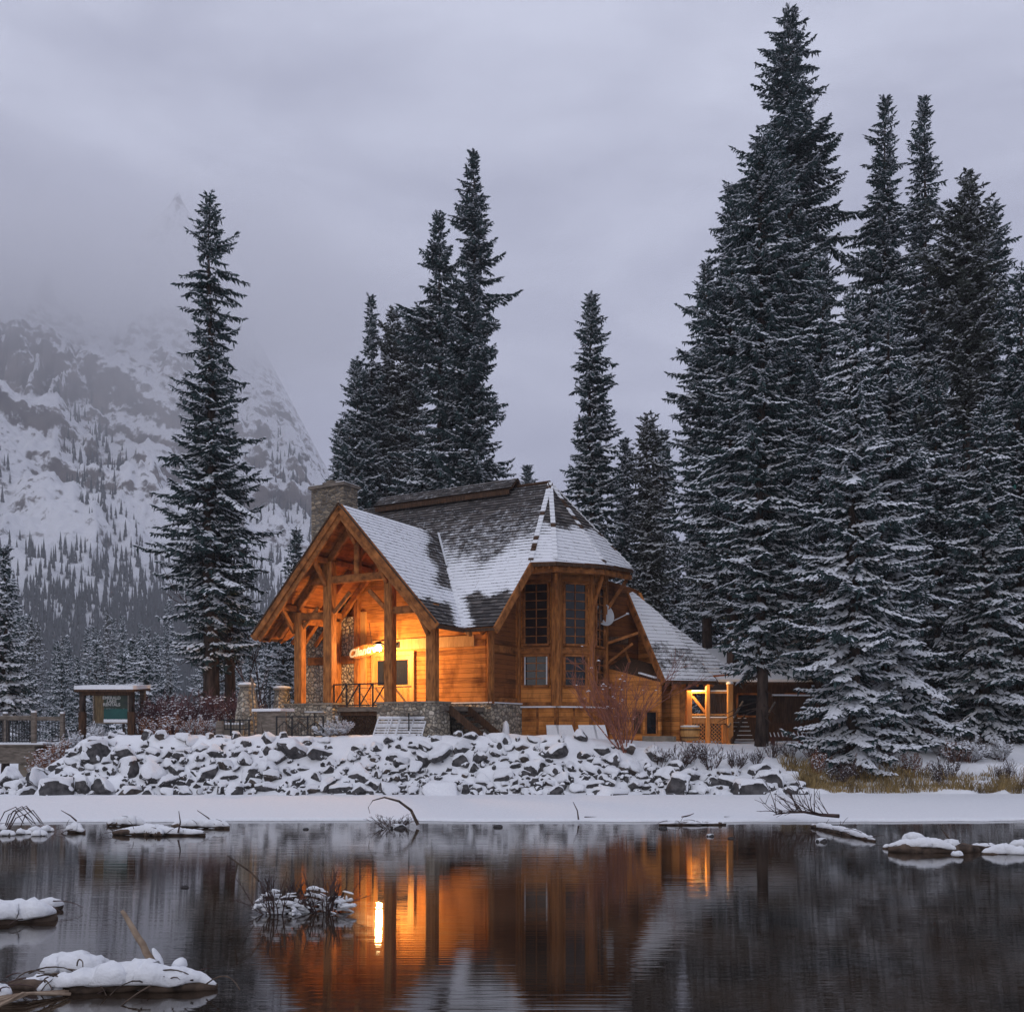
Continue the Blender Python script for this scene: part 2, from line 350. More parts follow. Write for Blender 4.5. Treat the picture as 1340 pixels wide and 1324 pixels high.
def bank_top(x):
    """height and start of the flat ground above the shore, by x"""
    z = np.interp(x, [-60,-19.5,-17.2,-15.6,-8,0,2.5,5,8,10.2,12,60], [0.2,0.2,0.7,2.02,2.06,2.05,2.0,1.62,1.45,1.05,0.75,0.75])
    return z
def ground_z(x, y):
    x = np.asarray(x, float); y = np.asarray(y, float)
    zt = bank_top(x)
    run = np.interp(x, [-60,-17,-15.5,2,6,10.2,12,60], [2.6,2.6,2.5,2.6,3.6,3.4,4.0,4.0])
    t = np.clip((y-33.55)/run, 0, 1)
    z = 0.02 + zt*(t*0.85+0.15*t*t)
    plateau = np.interp(x, [-60,-19.5,-16,0,4,8,60], [0.4,0.4,2.0,2.0,1.9,1.75,1.7])
    s = sstep(36.2, 41.0, y); z = z*(1-s) + np.where(t >= 1, np.maximum(plateau, 0), z)*s
    # creek left of the cabin, under the bridge
    cr = sstep(-17.6, -19.2, x)*sstep(30, 35, y)*(1-sstep(46, 56, y)); z = z*(1-cr) + (-0.5)*cr
    z = z + sstep(50, 90, y)*0.5 + np.maximum(y-90, 0)*0.028
    z = np.where(y < 33.4, -0.4, z)
    z = z + (fbm(x*0.55+40, y*0.55+40, 3)-0.5)*0.16*(y > 33.6) + (fbm(x*1.6+4, y*1.9+4, 4)-0.5)*0.34*sstep(33.6, 34.2, y)*(1-sstep(36.4, 37.4, y))
    return z
xs = np.concatenate([np.linspace(-420,-24,60), np.linspace(-23.6,23.6,330), np.linspace(24,300,50)])
ys = np.concatenate([np.linspace(32.9,42,62), np.linspace(42.4,60,30), np.linspace(61,420,60)])
def grid_mesh(name, xs, ys, Z, mats):
    X, Y = np.meshgrid(xs, ys); nx, ny = len(xs), len(ys)
    V = np.stack([X.ravel(), Y.ravel(), Z.ravel()], 1)
    i = (np.arange(ny-1)[:, None]*nx + np.arange(nx-1)[None]).ravel()
    me = mesh_np(name, V, [np.stack([i, i+1, i+nx+1, i+nx], 1)], mats, smooth=True)
    o = bpy.data.objects.new(name, me); COL.objects.link(o); return o
X, Y = np.meshgrid(xs, ys)
tag(grid_mesh('snow_ground', xs, ys, ground_z(X, Y), [M['snow']]), kind='structure')

# snow-covered ice along the far shore, ragged edge with a thin dark rim
def ice_edge(x):
    return 24.9 + 0.22*np.sin(x*0.5) + 1.1*(fbm(x*0.22+3, x*0+2.5, 5)-0.5)*2 + 0.25*(fbm(x*1.7, x*0+9, 3)-0.5) - 0.0*x
rng = np.random.default_rng(3)
ex = np.linspace(-40, 40, 320); ey = ice_edge(ex)
rows = [0.0, 0.03, 0.12, 0.5, 1.5, 3.5, 6.0, 9.2]; hz = [0.004, 0.05, 0.065, 0.08, 0.09, 0.10, 0.11, 0.12]
V = []; 
for r, h in zip(rows, hz):
    yy = ey + r + (0 if r < 9 else 0); hh = h + (0.02*(fbm(ex*0.4, yy*0.4, 3)-0.5) if r > 0.3 else 0*ex)
    V.append(np.stack([ex, yy, hh+0*ex], 1))
V = np.concatenate(V); n = len(ex); i = (np.arange(len(rows)-1)[:, None]*n + np.arange(n-1)[None]).ravel()
me = mesh_np('snowy_ice', V, [np.stack([i, i+1, i+n+1, i+n], 1)], [M['snow_fine']], smooth=True)
o = bpy.data.objects.new('snowy_ice', me); COL.objects.link(o); tag(o, kind='structure')

# ------------------------------------------------------------------ mountain
gx = np.concatenate([np.linspace(-1500,-760,60), np.linspace(-757,20,620), np.linspace(30,500,50)])
gy = np.concatenate([np.linspace(330,1000,540), np.linspace(1004,2000,240)])
X, Y = np.meshgrid(gx, gy)
def mountain_z(X, Y):
    q = -X
    wx = 90*(fbm(X/260+7, Y/260+2, 4)-0.5); wy = 90*(fbm(X/260+1, Y/260+8, 4)-0.5)
    rampy = np.clip((Y-350+wy)/560, 0, 1)**1.15
    A0 = 1.02*(q+15+wx*0.7); A = np.where(A0 > 330, 330+(A0-330)*0.12, np.maximum(A0, 0))*rampy*(1-0.8*sstep(980, 1350, Y))
    big = np.clip(A/120, 0, 1)
    rd = ridged((X+wx)/150+3, (Y+wy)/190+9, 6)
    A = A*(0.74+0.42*rd) + (fbm(X/55, Y/55, 5)-0.5)*34*big
    # broken rock bands dipping to the right
    for st, off, am in ((78.0, 0.0, 0.85), (31.0, 3.1, 0.55)):
        sc_ = (A + 0.30*X + 70*fbm(X/150+off, Y/150+4, 4))/st; f = sc_ - np.floor(sc_)
        mask = sstep(0.47, 0.62, fbm(X/120+11+off, Y/120+off, 4))*sstep(70, 150, A)
        A = A + mask*am*st*(sstep(0.52, 0.72, f) - f)
    A = A + (ridged((X+0.4*Y)/34, (Y-0.2*X)/52, 6)-0.62)*30*big + (ridged(X/11, Y/11, 4)-0.6)*6*big
    spire = 612 - 1.9*np.hypot(X+375, (Y-1120)*0.8)*np.where(X < -375, 0.85, 1.0)
    spire = spire - 45*np.abs(ridged(X/24, Y/24, 4)-0.7)*np.clip((spire-420)/90, 0, 1)
    sh = 660 - 0.95*np.hypot(X+640, (Y-1500)*1.4) - 40*np.abs(ridged(X/60, Y/60, 4)-0.7)
    B = (440 - 1.0*np.maximum(X+480, 0) - 0.35*np.maximum(-X-480, 0) - 1.1*np.abs(Y-1620) + 120*(ridged(X/120, Y/120, 6)-0.6))
    base = 0.5 + np.maximum(Y-90, 0)*0.028
    return np.maximum.reduce([A+base, spire, sh, B, base])
Z = mountain_z(X, Y)
m, nt, bs, l = mat('mountain_snow_rock')
g = N(nt, 'ShaderNodeNewGeometry'); sp = N(nt, 'ShaderNodeSeparateXYZ'); l(g.outputs['Normal'], sp.inputs[0])
t = N(nt, 'ShaderNodeTexCoord')
n = N(nt, 'ShaderNodeTexNoise', ins={'Scale': 0.075, 'Detail': 14.0, 'Roughness': 0.8}); l(t.outputs['Object'], n.inputs['Vector'])
a = N(nt, 'ShaderNodeMath', operation='MULTIPLY_ADD'); l(n.outputs['Fac'], a.inputs[0]); a.inputs[1].default_value = 1.5; l(sp.outputs['Z'], a.inputs[2])
wv = N(nt, 'ShaderNodeTexWave', wave_type='BANDS', bands_direction='Z', ins={'Scale': 0.028, 'Distortion': 16.0, 'Detail': 8.0, 'Detail Scale': 1.2, 'Detail Roughness': 0.7}); l(t.outputs['Object'], wv.inputs['Vector'])
a_w = N(nt, 'ShaderNodeMath', operation='MULTIPLY_ADD'); l(wv.outputs['Fac'], a_w.inputs[0]); a_w.inputs[1].default_value = 0.22; l(a.outputs[0], a_w.inputs[2])
mr = N(nt, 'ShaderNodeMapRange', ins={'From Min': 1.16, 'From Max': 1.34}); l(a_w.outputs[0], mr.inputs['Value'])
n2 = N(nt, 'ShaderNodeTexNoise', ins={'Scale': 0.06, 'Detail': 6.0}); l(t.outputs['Object'], n2.inputs['Vector'])
cr = ramp_node(nt, [(0.3, (0.06,0.056,0.058)), (0.7, (0.20,0.17,0.155))]); l(n2.outputs['Fac'], cr.inputs[0])
mx = N(nt, 'ShaderNodeMix', data_type='RGBA'); l(mr.outputs[0], mx.inputs['Factor']); l(cr.outputs[0], mx.inputs['A']); mx.inputs['B'].default_value = (0.80,0.81,0.84,1)
l(mx.outputs['Result'], bs.inputs['Base Color']); bs.inputs['Roughness'].default_value = 0.9; bs.inputs['Specular IOR Level'].default_value = 0.1
bump(nt, l, bs, n.outputs['Fac'], 0.6, 6.0)
tag(grid_mesh('mountain', gx, gy, Z, [m]), kind='structure')

# wood on the mountain side: far too many trees to count
rng = np.random.default_rng(11)
nt_ = 130000
tx = rng.uniform(-700, 40, nt_); ty = rng.uniform(300, 900, nt_)
tz = np.where(ty > 335, mountain_z(tx, ty), 0.5+np.maximum(ty-90, 0)*0.028)
hgt = tz - (0.5+np.maximum(ty-90, 0)*0.028)
band = fbm((tx+0.55*ty)/46, (ty*0.25)/90, 4)         # streaks running down the slope
dens = np.clip(1.05-hgt/95, 0, 1) + 1.5*np.clip(band-0.53, 0, 1)*np.clip(1.5-hgt/190, 0, 1)
keep = rng.random(nt_) < np.where(hgt < 60, dens*0.85, dens*0.5)
tx, ty, tz = tx[keep], ty[keep], tz[keep]; k = len(tx)
th = rng.uniform(5, 15, k)*rng.uniform(0.7,1.0,k); tr = th*rng.uniform(0.09, 0.14, k)
V = []; F = []
ang = np.arange(6)*math.pi/3
for j, (z0, z1, rr) in enumerate([(0.05, 0.55, 1.0), (0.3, 0.8, 0.72), (0.55, 1.0, 0.45)]):
    ringx = tx[:, None] + tr[:, None]*rr*np.cos(ang+j)*rng.uniform(0.6, 1.2, (k, 6)); ringy = ty[:, None] + tr[:, None]*rr*np.sin(ang+j)
    ring = np.stack([ringx, ringy, np.repeat((tz+th*z0)[:, None], 6, 1) + rng.uniform(-0.6, 0.6, (k, 6))], 2)
    tip = np.stack([tx, ty, tz+th*z1], 1)[:, None]
    b = sum(len(v) for v in V); V.append(np.concatenate([ring, tip], 1).reshape(-1, 3))
    base = b + np.arange(k)[:, None]*7
    for q in range(6): F.append(np.concatenate([base+q, base+(q+1) % 6, base+6], 1))
M['far_needle'] = noisy('far_wood', (0.010,0.017,0.019), (0.06,0.072,0.08), 0.9, 0.9, 0.0, lo=0.35, hi=0.75)
me = mesh_np('mountain_wood', np.concatenate(V), [np.concatenate(F)], [M['far_needle']])
o = bpy.data.objects.new('mountain_wood', me); COL.objects.link(o)
tag(o, 'dark spruce wood in streaks up the snowy mountain side', 'forest', kind='stuff')

# cloud lying on the mountain, and the thin air over everything
m = bpy.data.materials.new('low_cloud'); m.use_nodes = True; nt = m.node_tree; nt.nodes.clear(); l = nt.links.new
mo = N(nt, 'ShaderNodeOutputMaterial'); pv = N(nt, 'ShaderNodeVolumePrincipled'); l(pv.outputs[0], mo.inputs['Volume'])
pv.inputs['Color'].default_value = (0.97, 0.97, 0.98, 1)
t = N(nt, 'ShaderNodeTexCoord'); sb = N(nt, 'ShaderNodeVectorMath', operation='SUBTRACT'); sb.inputs[1].default_value = (0.5,0.5,0.5); l(t.outputs['Generated'], sb.inputs[0])
ln = N(nt, 'ShaderNodeVectorMath', operation='LENGTH'); l(sb.outputs[0], ln.inputs[0])
n = N(nt, 'ShaderNodeTexNoise', ins={'Scale': 0.0075, 'Detail': 4.0, 'Roughness': 0.55}); l(t.outputs['Object'], n.inputs['Vector'])
f1 = N(nt, 'ShaderNodeMath', operation='MULTIPLY_ADD'); l(ln.outputs['Value'], f1.inputs[0]); f1.inputs[1].default_value = -2.0; f1.inputs[2].default_value = 0.80
f2 = N(nt, 'ShaderNodeMath', operation='MULTIPLY_ADD'); l(n.outputs['Fac'], f2.inputs[0]); f2.inputs[1].default_value = 0.9; l(f1.outputs[0], f2.inputs[2])
f3 = N(nt, 'ShaderNodeMapRange', ins={'From Min': 0.42, 'From Max': 1.1, 'To Min': 0.0, 'To Max': CLOUD_D}); l(f2.outputs[0], f3.inputs['Value']); l(f3.outputs[0], pv.inputs['Density'])
mb = MB(); mb.box(-1300, 120, 600, 1180, 290, 505)
tag(mb.build('mist', m, origin=(-590,890,290)), 'grey bank of cloud lying across the upper mountain', 'cloud', kind='stuff')
m = m.copy(); m.name = 'thin_cloud'; [n_ for n_ in m.node_tree.nodes if n_.type == 'MAP_RANGE'][0].inputs['To Max'].default_value = 0.0035
mb = MB(); mb.box(-520, 40, 560, 900, 160, 420)
tag(mb.build('mist', m, origin=(-240,730,160)), 'thin veil of cloud drifting off the right shoulder of the mountain', 'cloud', kind='stuff')
m = bpy.data.materials.new('haze'); m.use_nodes = True; nt = m.node_tree; nt.nodes.clear(); l = nt.links.new
mo = N(nt, 'ShaderNodeOutputMaterial'); pv = N(nt, 'ShaderNodeVolumePrincipled'); l(pv.outputs[0], mo.inputs['Volume'])
pv.inputs['Color'].default_value = (0.93, 0.93, 0.97, 1); pv.inputs['Density'].default_value = HAZE_D
mb = MB(); mb.box(-1700, 700, -60, 2150, -2, 900)
tag(mb.build('haze', m), 'thin evening haze', 'haze', kind='stuff')

# ------------------------------------------------------------------ the lodge
TH = 0.52; OX, OY, GZ = 1.654, 43.0, 1.9
MU = Vector((math.cos(TH), -math.sin(TH))); GV = Vector((-math.sin(TH), -math.cos(TH)))
def P(u, v, z): return Vector((u, -v, z))                       # lodge axes: u along the main ridge, v towards the lake
def CW(x, y, z=0.0):                                            # world point to lodge axes
    d = Vector((x-OX, y-OY)); return Vector((d.dot(MU), -d.dot(GV), z))
def ray_plane(px, py, p0, n):                                   # world point seen at a pixel on a plane
    o = Vector((0, 0, CAM_Z)); d = Vector(((px-670.0)/F_PX, 1.0, (HOR-py)/F_PX))
    t = (p0 - o).dot(n)/d.dot(n); return o + d*t
lodge = empty('timber_lodge', (OX, OY, GZ), 'cedar lodge with snowy shingle roofs, lit porch and tall bay window', 'lodge', rz=-TH)
OFF = (0, 0, GZ)
def lpart(name, mb, mats, parent=None, smooth=False): return mb.build(name, mats, parent or lodge, off=OFF, smooth=smooth)

ZR, ZG, ZE, ZC, SS, S2 = 12.98, 10.83, 6.09, 8.80, 0.984, 1.076
UG, WG, UC, VK, VA, VD, VC = -4.37, 4.40, 1.34, 6.98, 8.79, 2.18, 4.24
VW = 4.69; FZ = 3.36; BZ = 3.25
def zmain(v): return ZR - SS*v
def zgab(u): return ZG - S2*abs(u-UG)
def vval(u): return VD + (S2/SS)*abs(u-UG)

rr = random.Random(5)
def clip_half(poly, ax, val, keep_less):
    outp = []
    for i in range(len(poly)):
        a, b = poly[i], poly[(i+1) % len(poly)]
        ia = (a[ax] <= val+1e-9) if keep_less else (a[ax] >= val-1e-9)
        ib = (b[ax] <= val+1e-9) if keep_less else (b[ax] >= val-1e-9)
        if ia: outp.append(a)
        if ia != ib:
            t = (val-a[ax])/(b[ax]-a[ax]); c = [a[0]+t*(b[0]-a[0]), a[1]+t*(b[1]-a[1])]; c[ax] = val; outp.append(tuple(c))
    return outp
def roof_sheet(name, polys, snowfn, parent, off, course=0.21, cell=0.30, lift=0.034, under=None, thick=0.10):
    """courses of overlapping shingles on planar convex polygons, each course lifted at its lower edge; snowfn(point) = snow amount"""
    V, Fc, mi, sn, tn = [], [], [], [], []
    slab = MB()
    for poly in polys:
        poly = [Vector(p) for p in poly]
        n = (poly[1]-poly[0]).cross(poly[2]-poly[0]).normalized()
        if n.z < 0: n = -n
        down = Vector((n.x, n.y, 0)); down = (down - n*down.dot(n)).normalized()
        if down.z > 0: down = -down
        al = n.cross(down).normalized()
        top = max(poly, key=lambda p: p.z)
        p2 = [((p-top).dot(al), (p-top).dot(down)) for p in poly]
        bmax = max(p[1] for p in p2); amin = min(p[0] for p in p2); amax = max(p[0] for p in p2)
        k = int(math.ceil(bmax/course)); b = 0.0
        for j in range(k):
            b0, b1 = j*course, min((j+1)*course, bmax)
            strip = clip_half(clip_half(p2, 1, b0, False), 1, b1, True)
            if len(strip) < 3: continue
            a = amin - rr.random()*cell
            while a < amax:
                w = cell*(0.6+0.9*rr.random())
                c = clip_half(clip_half(strip, 0, a, False), 0, a+w, True)
                a += w
                if len(c) < 3: continue
                jit = lift*(0.75+0.6*rr.random()); tone = rr.random()
                base = len(V); ids = []
                for (x, y) in c:
                    h = 0.006 + jit*(y-b0)/course
                    q = top + al*x + down*y + n*h
                    V.append(q); sn.append(snowfn(q)); tn.append(tone); ids.append(len(V)-1)
                Fc.append(tuple(ids)); mi.append(0)
                for i in range(len(c)):
                    p, q = c[i], c[(i+1) % len(c)]
                    if abs(p[1]-b1) < 1e-6 and abs(q[1]-b1) < 1e-6:
                        P0, P1 = V[ids[i]], V[ids[(i+1) % len(c)]]
                        bb = len(V)
                        for z_, w_ in ((P0, 0), (P1, 0), (P1 - n*(jit+0.02), 1), (P0 - n*(jit+0.02), 1)):
                            V.append(z_); sn.append(snowfn(z_)); tn.append(tone)
                        Fc.append((bb, bb+1, bb+2, bb+3)); mi.append(1)
        if under is not None: slab.prism([p - n*0.012 for p in poly], -n*thick, 0)
    me = bpy.data.meshes.new(name)
    me.from_pydata([(p.x-off[0], p.y-off[1], p.z-off[2]) for p in V], [], Fc)
    me.materials.append(M['shingle']); me.materials.append(M['shingle_butt'])
    me.polygons.foreach_set('material_index', mi)
    for nm, arr in (('snow', sn), ('tone', tn)):
        at = me.attributes.new(nm, 'FLOAT', 'POINT'); at.data.foreach_set('value', [float(x) for x in arr])
    ob = bpy.data.objects.new(name, me); COL.objects.link(ob)
    if parent: ob.parent = parent
    else: ob.location = off
    if under is not None:
        dk = slab.build('roof_deck', under, ob, off=off)
    return ob
def ss(a, b, x): t = min(max((x-a)/(b-a), 0), 1); return t*t*(3-2*t)

def snow_main(p):
    u, v = p.x, -p.y
    d = vval(u) - v                                             # distance up-slope of the valley
    s = 0.33 + 0.12*ss(0.6, 3.0, v) + 0.42*ss(3.0 - 0.5*ss(-1.5, 1.0, u), 4.6, v + 0.45*math.sin(u*1.3) + 0.25*math.sin(u*3.1+1))
    bare = ss(5.35, 5.75, v - 0.15*math.sin(u*5)) * ss(0.25, 0.6, d if u > UG else 9)
    s = s*(1-bare) + 0.27*bare
    if u > UG and d < 0.35: s = max(s, 0.85*ss(3.6, 4.6, v))
    return s
def snow_gable(p):
    u, v = p.x, -p.y; r = abs(u-UG)/WG; d = v - vval(u)
    s = 0.86
    dark = (1-ss(0.75, 1.55, d + 0.25*math.sin(r*17)))*(1-ss(0.60, 0.70, r)); s = s*(1-dark) + 0.36*dark
    bare = ss(0.77, 0.80, r + 0.012*math.sin(v*5))*ss(0.3, 0.7, d); s = s*(1-bare) + 0.30*bare
    return s
CE = Vector((0, 0))                                            # bay roof corners, from their pixels
def pxc(px, d, z=0.0): return CW((px-670.0)*d/F_PX, d, z)
C1 = P(UC, VC, ZC); C2 = pxc(727, 38.75, 8.86); C3 = pxc(793, 40.5, 9.02); C4 = pxc(828, 42.7, 9.2); C5 = pxc(806, 45.0, 9.2); C6 = pxc(745, 46.6, 9.2)
APEX = P(0, 0, ZR)
def snow_apse(p):
    t = (ZR - p.z)/(ZR-8.9)
    return 0.30 + 0.58*ss(0.50, 0.66, t + 0.05*math.sin(p.x*4) + 0.04*math.sin(p.y*5))

roof = roof_sheet('main_roof', [
    [P(-10.1,0,ZR), P(UG,0,ZR), P(UG,VD,zmain(VD)), P(UG-WG,VK,ZE), P(-10.1,VK,ZE)],
    [P(UG,0,ZR), APEX, C1, P(UC,VK,ZE), P(UG+WG,VK,ZE), P(UG,VD,zmain(VD))]], snow_main, lodge, OFF, under=M['ceiling_boards'])
back = MB(); back.prism([P(-10.1,0,ZR-0.02), P(0,0,ZR-0.02), P(0,-6.5,zmain(6.5)), P(-10.1,-6.5,zmain(6.5))], (0,0,-0.12)); lpart('roof_back_slope', back, M['snow'], roof)
roof_g = roof_sheet('porch_roof', [
    [P(UG,VA,ZG), P(UG+WG,VA,ZE), P(UG+WG,VK,ZE), P(UG,VD,ZG)],
    [P(UG,VA,ZG), P(UG-WG,VA,ZE), P(UG-WG,VK,ZE), P(UG,VD,ZG)]], snow_gable, lodge, OFF, under=M['ceiling_boards'])
roof_b = roof_sheet('bay_roof', [[APEX, C1, C2], [APEX, C2, C3], [APEX, C3, C4], [APEX, C4, C5], [APEX, C5, C6]], snow_apse, lodge, OFF, under=M['ceiling_boards'], thick=0.08)
# hip caps: short overlapping boards with a little snow
for a, b in ((APEX, C1), (APEX, C2), (APEX, C3), (APEX, C4)):
    hb = MB(); d = (b-a); L = d.length; k = int(L/0.26)
    for i in range(k):
        t0, t1 = i/k, (i+1.25)/k
        if t1 > 0.985: t1 = 0.985
        up = Vector((0,0,1))
        hb.beam(a + d*t0 + up*0.02, a + d*t1 + up*0.085, 0.20, 0.04, 0 if rr.random() < 0.25 else 1)
    lpart('hip_cap', hb, [M['dark_wood'], M['snow_fine']], roof_b)
vf = MB(); vf.beam(P(UG+0.12,vval(UG+.12)+0.02,ZG+0.02), P(UG+1.75,vval(UG+1.75)+0.02,zmain(vval(UG+1.75))+0.08), 0.09, 0.05); lpart('valley_flashing', vf, M['dish'], roof)
# raised ridge along the main roof
rc = roof_sheet('ridge_cap_roof', [
    [P(-9.1,0,ZR+0.42), P(-1.6,0,ZR+0.42), P(-1.6,0.62,ZR-0.12), P(-9.1,0.62,ZR-0.12)],
    [P(-9.1,0,ZR+0.42), P(-1.6,0,ZR+0.42), P(-1.6,-0.62,ZR-0.12), P(-9.1,-0.62,ZR-0.12)]], lambda p: 0.36, lodge, OFF, under=M['dark_wood'], thick=0.07)
rb = MB(); rb.beam(P(-9.0,0.60,ZR-0.30), P(-1.7,0.60,ZR-0.30), 0.05, 0.20)
lpart('ridge_cap_board', rb, M['dark_wood'], rc)
rl = MB(); rl.tube([P(-1.6,0,ZR+0.05), P(0,0,ZR+0.05)], 0.07, 6); lpart('ridge_roll', rl, M['dark_wood'], roof)

# rake and eave boards
def board(name, a, b, w=0.07, h=0.28, mt='beam', parent=None):
    x = MB(); x.beam(a, b, w, h); return lpart(name, x, M[mt], parent)
dz = -0.16
for s in (-1, 1):
    x = MB()
    x.beam(P(UG, VA+0.03, ZG-0.12), P(UG+s*(WG+0.02), VA+0.03, ZE-0.12), 0.09, 0.30)
    x.beam(P(UG, VA-0.06, ZG-0.40), P(UG+s*(WG-0.20), VA-0.06, ZE-0.18), 0.09, 0.28)
    lpart('rake_board', x, M['beam'], roof_g)
    x = MB(); x.beam(P(UG, VA+0.09, ZG+0.03), P(UG+s*(WG+0.04), VA+0.09, ZE+0.02), 0.05, 0.06); lpart('rake_trim', x, M['dark_wood'], roof_g)
board('eave_board', P(UG+WG, VA, ZE-0.10), P(UG+WG, VK, ZE-0.10), 0.05, 0.14, 'dark_wood', roof_g)
board('eave_board', P(UG-WG, VA, ZE-0.10), P(UG-WG, VK, ZE-0.10), 0.05, 0.14, 'dark_wood', roof_g)
board('eave_board', P(UG+WG, VK, ZE-0.10), P(UC, VK, ZE-0.10), 0.05, 0.12, 'dark_wood', roof)
x = MB(); x.beam(C1 + Vector((0.06,0,-0.13)), P(UC+0.06, VK, ZE-0.14), 0.09, 0.32); lpart('rake_board', x, M['beam'], roof)
x = MB(); x.beam(P(UG+WG+0.25, VK-0.05, ZE-0.24), P(UG+WG-0.3, VK-0.5, ZE-0.02), 0.14, 0.16); lpart('valley_gutter', x, M['beam'], roof)
vb = MB()                                                    # snow heaped in the valley
for i in range(14):
    t0, t1 = 0.42+i*0.0415, 0.42+(i+1.2)*0.0415
    A = lambda t: P(UG+WG*t, vval(UG+WG*t), zgab(UG+WG*t)+0.02)
    vb.beam(A(t0), A(min(t1,1.0)), 0.16+0.012*i, 0.12)
lpart('valley_snow', vb, M['snow_fine'], roof)

# walls
wm = MB()
front = [P(-8.4,VW,GZ-0.3), P(-0.26,VW,GZ-0.3), P(-0.26,VW,zgab(-0.26)-0.14), P(UG,VW,ZG-0.16), P(-8.4,VW,zgab(-8.4)-0.14)]
wm.prism(front, (0,0.18,0)); lpart('front_wall', wm, M['siding'])
sw = MB(); sw.prism([P(-0.26,VW,GZ-0.3), P(-0.26,2.30,GZ-0.3), P(-0.26,2.30,zmain(2.30)-0.14), P(-0.26,VW,zmain(VW)-0.14)], (-0.18,0,0)); lpart('side_wall', sw, M['siding'])
bw = MB(); bw.prism([P(-9.6,-5.8,GZ), P(-9.6,VW,GZ), P(-9.6,VW,zmain(VW)-0.3), P(-9.6,0,ZR-0.3), P(-9.6,-5.8,zmain(5.8)-0.3)], (0.18,0,0))
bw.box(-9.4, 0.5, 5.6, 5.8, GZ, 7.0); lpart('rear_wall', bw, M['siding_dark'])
# darker board panels and trim of the side wall
for z0, z1 in ((3.62, 5.38), (5.72, 7.6)):
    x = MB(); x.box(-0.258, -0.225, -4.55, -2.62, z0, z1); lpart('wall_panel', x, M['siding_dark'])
x = MB(); x.box(-0.22, -0.17, -4.55, -2.58, 5.40, 5.68); lpart('wall_band', x, M['beam'])
x = MB(); x.box(-0.22, -0.17, -4.55, -2.58, FZ+0.02, 3.60); lpart('wall_band', x, M['beam'])
x = MB(); x.tube([P(-0.18,VW+0.02,FZ-0.02), P(-0.18,VW+0.02,7.6)], 0.155, 10); lpart('corner_post', x, M['log'], smooth=True)
x = MB(); x.box(-3.0, -0.40, -VW-0.05, -VW-0.003, 5.62, 5.86); lpart('wall_band', x, M['beam'])
# stone foundation
x = MB(); x.box(-8.4, -0.10, -VW-0.13, -VW-0.002, GZ-0.4, FZ); lpart('stone_foundation', x, M['stone'])
x = MB(); x.box(-0.259, -0.10, -VW+0.002, -2.34, GZ-0.4, FZ-0.003); lpart('stone_foundation', x, M['stone'])
x = MB(); x.box(-3.2, -0.05, -VW-0.17, -VW-0.133, FZ, FZ+0.045); x.box(-0.097, -0.05, -VW+0.0, -2.36, FZ, FZ+0.045); lpart('foundation_ledge', x, M['snow_fine'])

# porch: floor, stone piers, skirt, posts, truss
x = MB(); x.box(-8.0, -0.42, -7.7, -VW-0.135, 3.02, 3.20); lpart('porch_floor', x, M['grey_wood'])
def pier(u0, u1, v0, v1, z1):
    x = MB(); x.box(u0, u1, -v1, -v0, GZ-0.4, z1-0.07)
    p = lpart('stone_pier', x, M['stone'])
    c = MB(); c.box(u0-0.05, u1+0.05, -v1-0.05, -v0+0.05, z1-0.067, z1); lpart('cap_stone', c, M['concrete'], p); return p
pier(-3.19, -0.56, 7.05, 8.05, FZ); pier(-7.87, -5.35, 7.05, 8.05, FZ)
x = MB(); x.box(-5.345, -3.195, -7.58, -7.40, 2.86, 3.19); lpart('porch_beam', x, M['dark_wood'])
def lattice(mb, a, b, z0, z1, step=0.17, w=0.035, n=None):
    a, b = Vector(a), Vector(b); L = (b-a).length; d = (b-a)/L; H = z1-z0
    k = -H
    while k < L:
        for sgn in (1, -1):
            t0, t1 = k, k+H; s0, s1 = 0.0, 1.0
            lo, hi = max(0, -k/H), min(1, (L-k)/H)
            if hi-lo > 0.05:
                p = a + d*(k+H*lo); q = a + d*(k+H*hi)
                za, zb = (z0+H*lo, z0+H*hi) if sgn > 0 else (z1-H*lo, z1-H*hi)
                mb.beam((p.x,p.y+0.012*sgn,za), (q.x,q.y+0.012*sgn,zb), 0.014, w)
        k += step
x = MB(); lattice(x, P(-5.33,7.5,0), P(-3.21,7.5,0), 1.9, 2.86); lpart('lattice_skirt', x, M['dark_wood'])
def post(u, v, z0, z1, r, mt='log', name='porch_post'):
    x = MB(); x.beam(P(u,v,z0), P(u,v,z1), r*2, r*2); return lpart(name, x, M[mt])
PV = 7.72
post(-0.88, PV, FZ, 6.95, 0.20); post(-2.81, PV, FZ, 8.9, 0.19); post(-5.76, PV, FZ, 8.9, 0.21); post(-7.30, PV, FZ, 7.0, 0.19)
post(-7.62, VW+0.4, 3.2, 6.9, 0.17); post(-6.70, VW+0.12, 3.2, 8.0, 0.13)
def beamp(name, a, b, w, h, mt='beam'):
    x = MB(); x.beam(a, b, w, h); return lpart(name, x, M[mt])
beamp('collar_beam', P(-6.75, PV+0.02, 8.18), P(-2.05, PV+0.02, 8.18), 0.24, 0.30)
beamp('king_post', P(UG, PV, 8.33), P(UG, PV, 10.2), 0.24, 0.24)
beamp('tie_beam', P(-7.9, PV, 6.82), P(-5.97, PV, 6.82), 0.22, 0.28); beamp('tie_beam', P(-2.62, PV, 6.82), P(-0.7, PV, 6.82), 0.22, 0.28)
